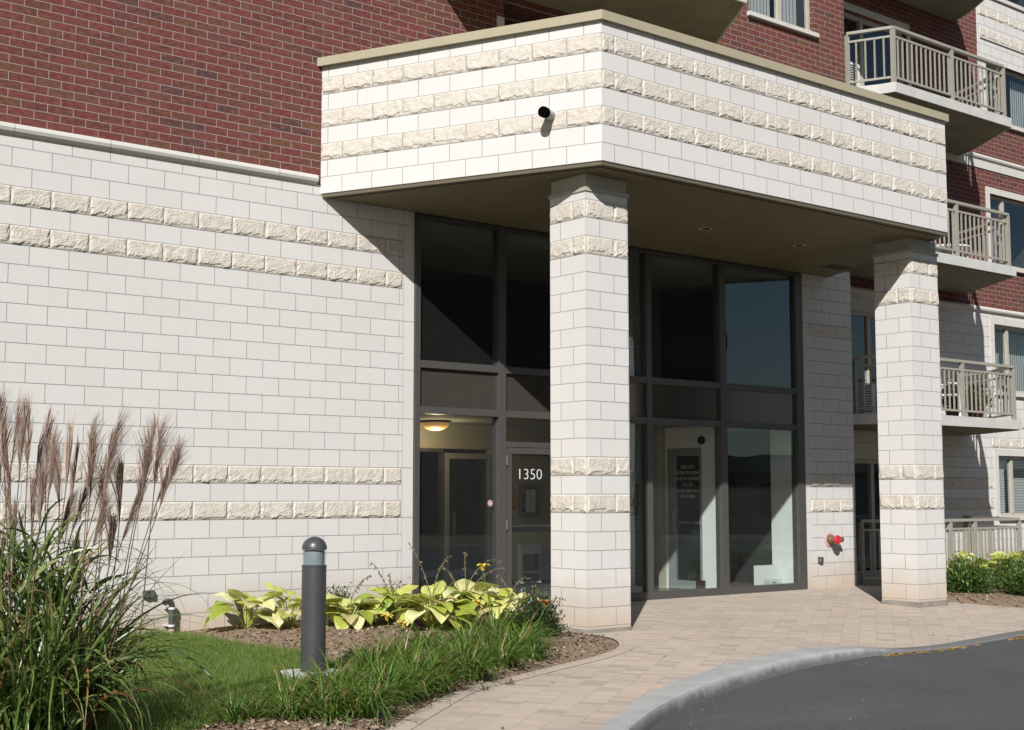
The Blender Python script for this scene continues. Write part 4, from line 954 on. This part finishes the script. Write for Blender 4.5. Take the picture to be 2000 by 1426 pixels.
hosta(2.75,-.55,.06,20,1.0,1,'bright yellow hosta nearest the left stone wall, leftmost of the row')
hosta(3.15,-.85,.07,22,.95,2,'yellow hosta just left of the bollard light in the planting bed')
hosta(3.62,-1.35,.08,33,0.84,3,'yellow hosta partly hidden behind the bollard light, on its right','hosta',[(.62,.3,1.0)])
hosta(4.25,-1.35,.08,37,0.90,4,'greener hosta between the bollard light and the flowering stalks','hostag',[(.7,2.2,.5),(.6,1,.9)])
hosta(4.15,-2.30,.09,37,0.94,5,'pale yellow hosta at the front of the bed beside the yellow daylily bloom','hosta',[(1.05,.5,1.2),(.95,2.4,.4)])
hosta(4.78,-2.10,.08,44,1.11,6,'largest cream yellow hosta in front of the glass door','hosta',[(1.1,.4,1.4),(1.2,1.0,1.3),(.8,-.6,1.2),(.7,2,.8)])
hosta(5.10,-2.50,.07,33,0.94,7,'yellow hosta at the right end of the row beside the dark round shrub','hosta',[(.75,.2,1.5),(.65,1.2,1)])
G2 = 'hosta plants by the patio railing'
hosta(16.2,-1.75,.10,29,1.10,8,'small yellow hosta beside the right stone column behind green shrubs','hosta',(),G2)
hosta(17.35,-1.85,.12,33,1.21,9,'yellow hosta in front of the patio railing, behind the green shrubs','hosta',(),G2)
hosta(17.3,-3.3,.07,37,1.26,10,'pale edged hosta cut by the right edge of the photo','hosta',(),G2)

# daylilies: a few source meshes, every clump an object of its own
def lily_mesh(seed, n, ln):
    rr = random.Random(seed); st_ = random.getstate(); random.seed(seed); mb = MB()
    for i in range(n):
        r = .09*math.sqrt(random.random()); a = U(0,6.283); rv = random.random()
        ribbon(mb, arch((r*math.cos(a),r*math.sin(a),0), a+U(-.6,.6), U(.05,.6), U(.55,1.1)*ln, U(.8,3.0), 8, .10), U(.011,.020), rv*.93 if random.random() > .07 else 1.0)
    o = mb.obj('blades', M['lily']); me = o.data; bpy.data.objects.remove(o); random.setstate(st_); return me
LM = [lily_mesh(s, n, l) for s, n, l in ((11,150,.52),(12,120,.45),(13,170,.55),(14,140,.48),(15,160,.52))]
def flower(parent, loc, mat):
    mb = MB()
    for i in range(6):
        az = i*math.pi/3; h = Vector((math.cos(az),math.sin(az),0)); pts = [Vector(loc)+h*r_+Vector((0,0,z_)) for r_, z_ in ((0,0),(.02,.045),(.05,.065),(.085,.05))]
        ribbon(mb, pts, .05, random.random(), prof=lambda f: .25+1.0*math.sin(math.pi*min(1,f*.9+.1))**.8, fold=.3)
    mb.obj('flower', M[mat], parent)
    ms = MB(); b = Vector((loc[0]*.25,loc[1]*.25,0)); ms.tube([b, b.lerp(Vector(loc),.6)+Vector((.02,0,.03)), loc], .005, 5, False); ms.uv = [(.6,0)]*len(ms.uv); ms.obj('flower_stem', M['lily'], parent)
spots = [(-.60,-6.55),(-.05,-6.30),(.62,-5.78),(.45,-6.42),(.72,-6.52),(1.42,-5.20),(1.68,-5.45),(1.70,-5.72),(2.42,-5.18),(2.85,-5.00),(3.28,-4.82),(2.30,-4.35),(1.98,-4.78),(1.05,-5.55),(3.12,-4.30),(3.62,-4.45),(2.72,-4.55),(1.75,-5.05),(-.05,-6.85),(3.62,-3.75),(.98,-6.08),(.22,-5.98),(1.40,-5.85),(2.10,-5.45),(3.95,-4.15),(4.25,-3.35),(3.0,-3.75),(.18,-6.62),(1.05,-6.35),(2.1,-5.72),(2.6,-4.85),(.35,-6.15),(.25,-6.88),(.78,-6.33),(1.25,-6.12),(.5,-6.12),(-.38,-6.42),(-.28,-6.78),(2.1,-5.62),(2.75,-5.30),(3.35,-5.05),(1.5,-6.05),(3.3,-4.55)]
bloom_ = {(3.62,-3.75): ('daylily clump with yellow trumpet bloom in front of the cream hostas', [(.05,-.05,.50)], 'petal'), (2.30,-4.35): ('daylily clump with two orange yellow blooms right of the bollard light', [(-.1,.12,.46),(.06,.0,.38)], 'petal'), (4.25,-3.35): ('daylily clump with a yellow bloom raised before the glass door frame', [(.42,.75,.62)], 'petal'), (3.95,-4.15): ('daylily clump with a wilted rust bloom beside the round dark shrub', [(.5,.2,.42)], 'rust')}
bloom = {i: bloom_[s_] for i, s_ in enumerate(spots) if s_ in bloom_}
for i, (x, y) in enumerate(spots):
    lab = 'grassy green daylily clump without bloom along the edge of the paved walk'
    if i in bloom: lab = bloom[i][0]
    t = thing('daylily', lab, 'daylily', (x,y,.05), 'daylily clumps along the walk'); t.rotation_euler = (0,0,U(0,6.28)); s = U(.72,1.05); t.scale = (s,s,s*U(.9,1.1))
    link(bpy.data.objects.new('blades', LM[i % 5]), t)
    if i in bloom:
        t.rotation_euler = (0,0,0)
        for f in bloom[i][1]: flower(t, f, bloom[i][2])

def shrub(name, label, x, y, rx, rz, n, mat, ls, seed, grp=None, needle=False, z0=.05):
    t = thing(name, label, 'shrub', (x,y,z0), grp); rr = random.Random(seed); U_ = rr.uniform; mb = MB(); mw = MB()
    tw = []
    for i in range(int(n/14)):
        a = U_(0,6.283); e = math.asin(U_(-.15,1)); k = U_(.74,1.08)*(1+.14*math.sin(a*3+seed)+.10*math.sin(a*7+e*5)); d = Vector((math.cos(a)*math.cos(e)*rx, math.sin(a)*math.cos(e)*rx, abs(math.sin(e))*rz+.06))*k
        s = d*.25; s.z = d.z*.3; tw.append((s,d)); mw.tube([Vector((0,0,0)), s, d], [.008,.006,.003], 4, False)
        for j in range(14):
            f = U_(.25,1.06); p = s.lerp(d,f)+Vector((U_(-1,1),U_(-1,1),U_(-1,1)))*ls*1.6; ax_ = ((d-s).normalized()*.7+Vector((U_(-1,1),U_(-1,1),U_(-.4,1)))).normalized(); l = ls*U_(.7,1.5)
            ribbon(mb, [p, p+ax_*l*.5, p+ax_*l], l*(.5 if needle else .6), min(1,max(0,rr.random()*.8+.2*f-.05)), prof=lambda f: [.5,1,.15][round(f*2)], fold=.5)
    mw.uv = [(.3,0)]*len(mw.uv); mw.obj('twigs', M['stalk'], t); mb.obj('foliage', M[mat], t)
    return t
shrub('round_shrub','dark green small leaved round shrub at the right end of the hosta row',4.72,-3.45,.34,.40,5200,'box',.028,21)
GS = 'low dark shrubs behind the hostas'
shrub('low_shrub','dark green low shrub right behind the bollard light against the stone wall',4.12,-.30,.26,.34,1500,'box',.030,22,GS)
shrub('low_shrub','dark green low shrub under the stone jamb left of the entrance glass',5.05,-.35,.26,.34,1500,'box',.030,23,GS)
shrub('low_shrub','dark green low shrub in front of the leftmost entrance glass',5.75,-.60,.34,.40,2000,'box',.030,24,GS)
GY_ = 'green shrubs by the right column'
shrub('yew_shrub','bushy green shrub right beside the right stone column',14.6,-2.5,.44,.46,7000,'yew',.042,25,GY_,True)
shrub('yew_shrub','bushy green shrub in the middle before the patio railing',15.85,-2.75,.50,.46,7500,'yew',.042,26,GY_,True)
shrub('yew_shrub','lowest green shrub at the front of the right mulch bed',15.1,-3.4,.42,.36,6500,'yew',.042,27,GY_,True)
for x, y, lab in ((18.0,-.2,'dry potted plant on the lowest balcony next to the white chair'),(18.75,-.2,'dry potted plant on the lowest balcony farther from the white chair')):
    t = shrub('potted_plant', lab, x, y, .28, .42, 1100, 'stalk', .06, 31+int(x), 'potted plants on the lowest balcony', True, SL[0][0]+.22)
    mb = MB(); mb.lathe([(.0,-.22),(.13,-.22),(.17,.0),(.15,.0),(.0,-.02)], n=18); mb.obj('pot', M['wood'], t)
# weeds in the paver joints
for x, y, lab in ((1.93,-6.12,'tiny dark weed in the paver joint, the one nearer the road'),(2.30,-5.98,'tiny dark weed in the paver joint, the one nearer the column')):
    t = thing('weed', lab, 'weed', (x,y,.016), 'weeds in the paving'); mb = MB()
    for i in range(26): ribbon(mb, arch((U(-.04,.04),U(-.04,.04),0), U(0,6.3), U(.3,1.2), U(.05,.12), U(0,.8), 4, .2), .006, random.random()*.5)
    mb.obj('sprigs', M['stalk'], t)

# lawn blades and bark chips: uncountable
def tri_cloud(name, P, D, S, mat, rv, k=3):
    """P base, D tip offset, S half width vectors -> one triangle each"""
    n = len(P); V = np.empty((n,3,3), np.float32); V[:,0] = P-S; V[:,1] = P+S; V[:,2] = P+D
    me = bpy.data.meshes.new(name); me.vertices.add(n*3); me.vertices.foreach_set('co', V.ravel()); me.loops.add(n*3); me.polygons.add(n)
    me.loops.foreach_set('vertex_index', np.arange(n*3, dtype=np.int32)); me.polygons.foreach_set('loop_start', np.arange(0,n*3,3,dtype=np.int32)); me.polygons.foreach_set('loop_total', np.full(n,3,np.int32))
    uv = me.uv_layers.new(name='UVMap'); uv.data.foreach_set('uv', np.repeat(np.stack([rv,rv*0],1),3,0).astype(np.float32).ravel()); me.update(); me.validate(); me.materials.append(mat)
    return link(bpy.data.objects.new(name, me))
N = 170000
mx = np.array([p[0] for p in mline]); my = np.array([p[1] for p in mline])
x = rng.uniform(-3.0,2.25,N); y = rng.uniform(-8.6,-.02,N); ok = x < np.interp(y,my,mx)+rng.normal(0,.04,N); x, y = x[ok], y[ok]; n = len(x)
patch = np.array([noise.noise(Vector((a*1.7,b*1.7,3))) for a, b in zip(x[::1],y[::1])])
h = rng.uniform(.035,.075,n)*(1+.35*patch)*np.where(y>-.15,1.7,1); az = rng.uniform(0,6.283,n); ln = rng.uniform(.1,.8,n)
Pz = np.stack([x,y,np.full(n,-.006)],1); Dd = np.stack([np.cos(az)*h*ln,np.sin(az)*h*ln,h],1); sa = rng.uniform(0,6.283,n); w_ = rng.uniform(.0022,.0042,n); Ss = np.stack([np.cos(sa)*w_,np.sin(sa)*w_,np.zeros(n)],1)
kind(tri_cloud('lawn_grass', Pz, Dd, Ss, M['grass'], np.clip(rng.beta(2,2.4,n)+patch*.15,0,1)), 'stuff')
mb = MB()
def chips(px, py, z):
    a = U(0,6.283); l = U(.012,.045); w = U(.004,.012); e = U(-.5,.5); d = Vector((math.cos(a)*math.cos(e),math.sin(a)*math.cos(e),math.sin(e)))*l; s = Vector((-math.sin(a),math.cos(a),U(-.6,.6)))*w; p = Vector((px,py,z)); u_ = Vector((0,0,.004)); rv = random.random()
    mb.face([p-s,p+d-s,p+d+s,p+s],[(rv,0)]*4); mb.face([p-s+u_,p+s+u_,p+d+s+u_,p+d-s+u_],[(rv,0)]*4); mb.face([p+s,p+d+s,p+d+s+u_,p+s+u_],[(rv,0)]*4)
cnt = 0
while cnt < 7000:
    i = random.randrange(20,89); f = U(.02,.98); a, b = mline[i], bc[i]; px, py = a[0]+(b[0]-a[0])*f, a[1]+(b[1]-a[1])*f; chips(px+U(-.05,.05), py+U(-.05,.05), zbed(f,a,b)+U(.0,.014)); cnt += 1
for i in range(2500):
    k = random.randrange(0,26); f = U(.05,.99); a, b = ra[k], rb[k]; chips(a[0]+(b[0]-a[0])*f, a[1]+(b[1]-a[1])*f, .022-.11*f+.09*math.sin(math.pi*f)**.6+U(0,.012))
kind(mb.obj('bark_chips', M['chip']), 'stuff')

# ================================================================== ACROSS THE STREET (seen only as reflections in the glass)
t = thing('low_building', 'long low pale commercial building far across the road, reflected in the entrance glass', 'building', (58,-38,-.16)); t.rotation_euler = (0,0,R(68))
mb = MB(); mb.box(-22,22,-8,8,0,3.0); mb.obj('wall', M['slab'], t); mb = MB(); mb.box(-22.6,22.6,-8.6,8.6,3.0,3.9); mb.obj('roof', M['white'], t)
for k in range(9): mb = MB(); mb.box(-20+k*4.4,-17+k*4.4,8.0,8.1,.6,2.5); mb.obj('window', M['black'], t)

t = thing('apartment_tower', 'tall dark brick apartment building across the road, mirrored in the entrance glass', 'building', (33.6,-39.0,-.17)); t.rotation_euler = (0,0,math.atan2(6.4,13.4))
db = plain('dark_brick_tower', (.06,.045,.04), .9, var=.2, scale=.6)
mb = MB(); mb.box(-12,15.6,-9,0,0,15.5); mb.obj('wall', db, t); mb = MB(); mb.box(-12.3,15.9,-9.3,.3,15.5,16); mb.obj('roof', M['concrete'], t)
for k in range(5):
    for j in range(8):
        mb = MB(); mb.box(-10.8+j*3.4,-9.0+j*3.4,.001,.06,1.3+k*2.9,2.8+k*2.9); mb.obj('window', M['black'], t)

mb = MB()
for i in range(46):
    k = int(abs(rng.normal(0,14))) if rng.random() < .6 else int(rng.integers(0,80)); k = min(k+14, len(Ap)-1); f = rng.random(); a, e_ = Ap[k], Bz[k]
    x, y, z = a[0]+(e_[0]-a[0])*f, a[1]+(e_[1]-a[1])*f, zpav(f, a, e_)+.007; an = U(0,6.28); l = U(.012,.032); d = Vector((math.cos(an),math.sin(an),U(0,.3)))*l; s_ = Vector((-d.y,d.x,U(-.004,.008)))*.5; p = Vector((x,y,z)); rv = random.random()
    mb.face([p-d,p+s_,p+d,p-s_],[(rv,0)]*4)
kind(mb.obj('leaf_litter', M['chip']), 'stuff')

mb = MB()                                   # grit swept against the kerb and across the drive
for i in range(130):
    k = int(rng.integers(20,110)); q = inner[k]; o_ = outer[k]; n_ = Vector((q[0]-o_[0],q[1]-o_[1],0)).normalized(); dd = abs(rng.normal(0,.25)) if rng.random() < .75 else U(0,3.0)
    p = Vector((q[0],q[1],-.119))+n_*(.09+dd)+Vector((U(-.1,.1),U(-.1,.1),0)); s_ = U(.003,.007); a = U(0,6.28)
    P4 = [p+Vector((math.cos(a+j*2.1)*s_,math.sin(a+j*2.1)*s_,0)) for j in range(3)]; top = p+Vector((0,0,s_*1.1)); rv = U(.4,1)
    for j in range(3): mb.face([P4[j],P4[(j+1)%3],top],[(rv,0)]*3)
kind(mb.obj('road_grit', M['chip']), 'stuff')
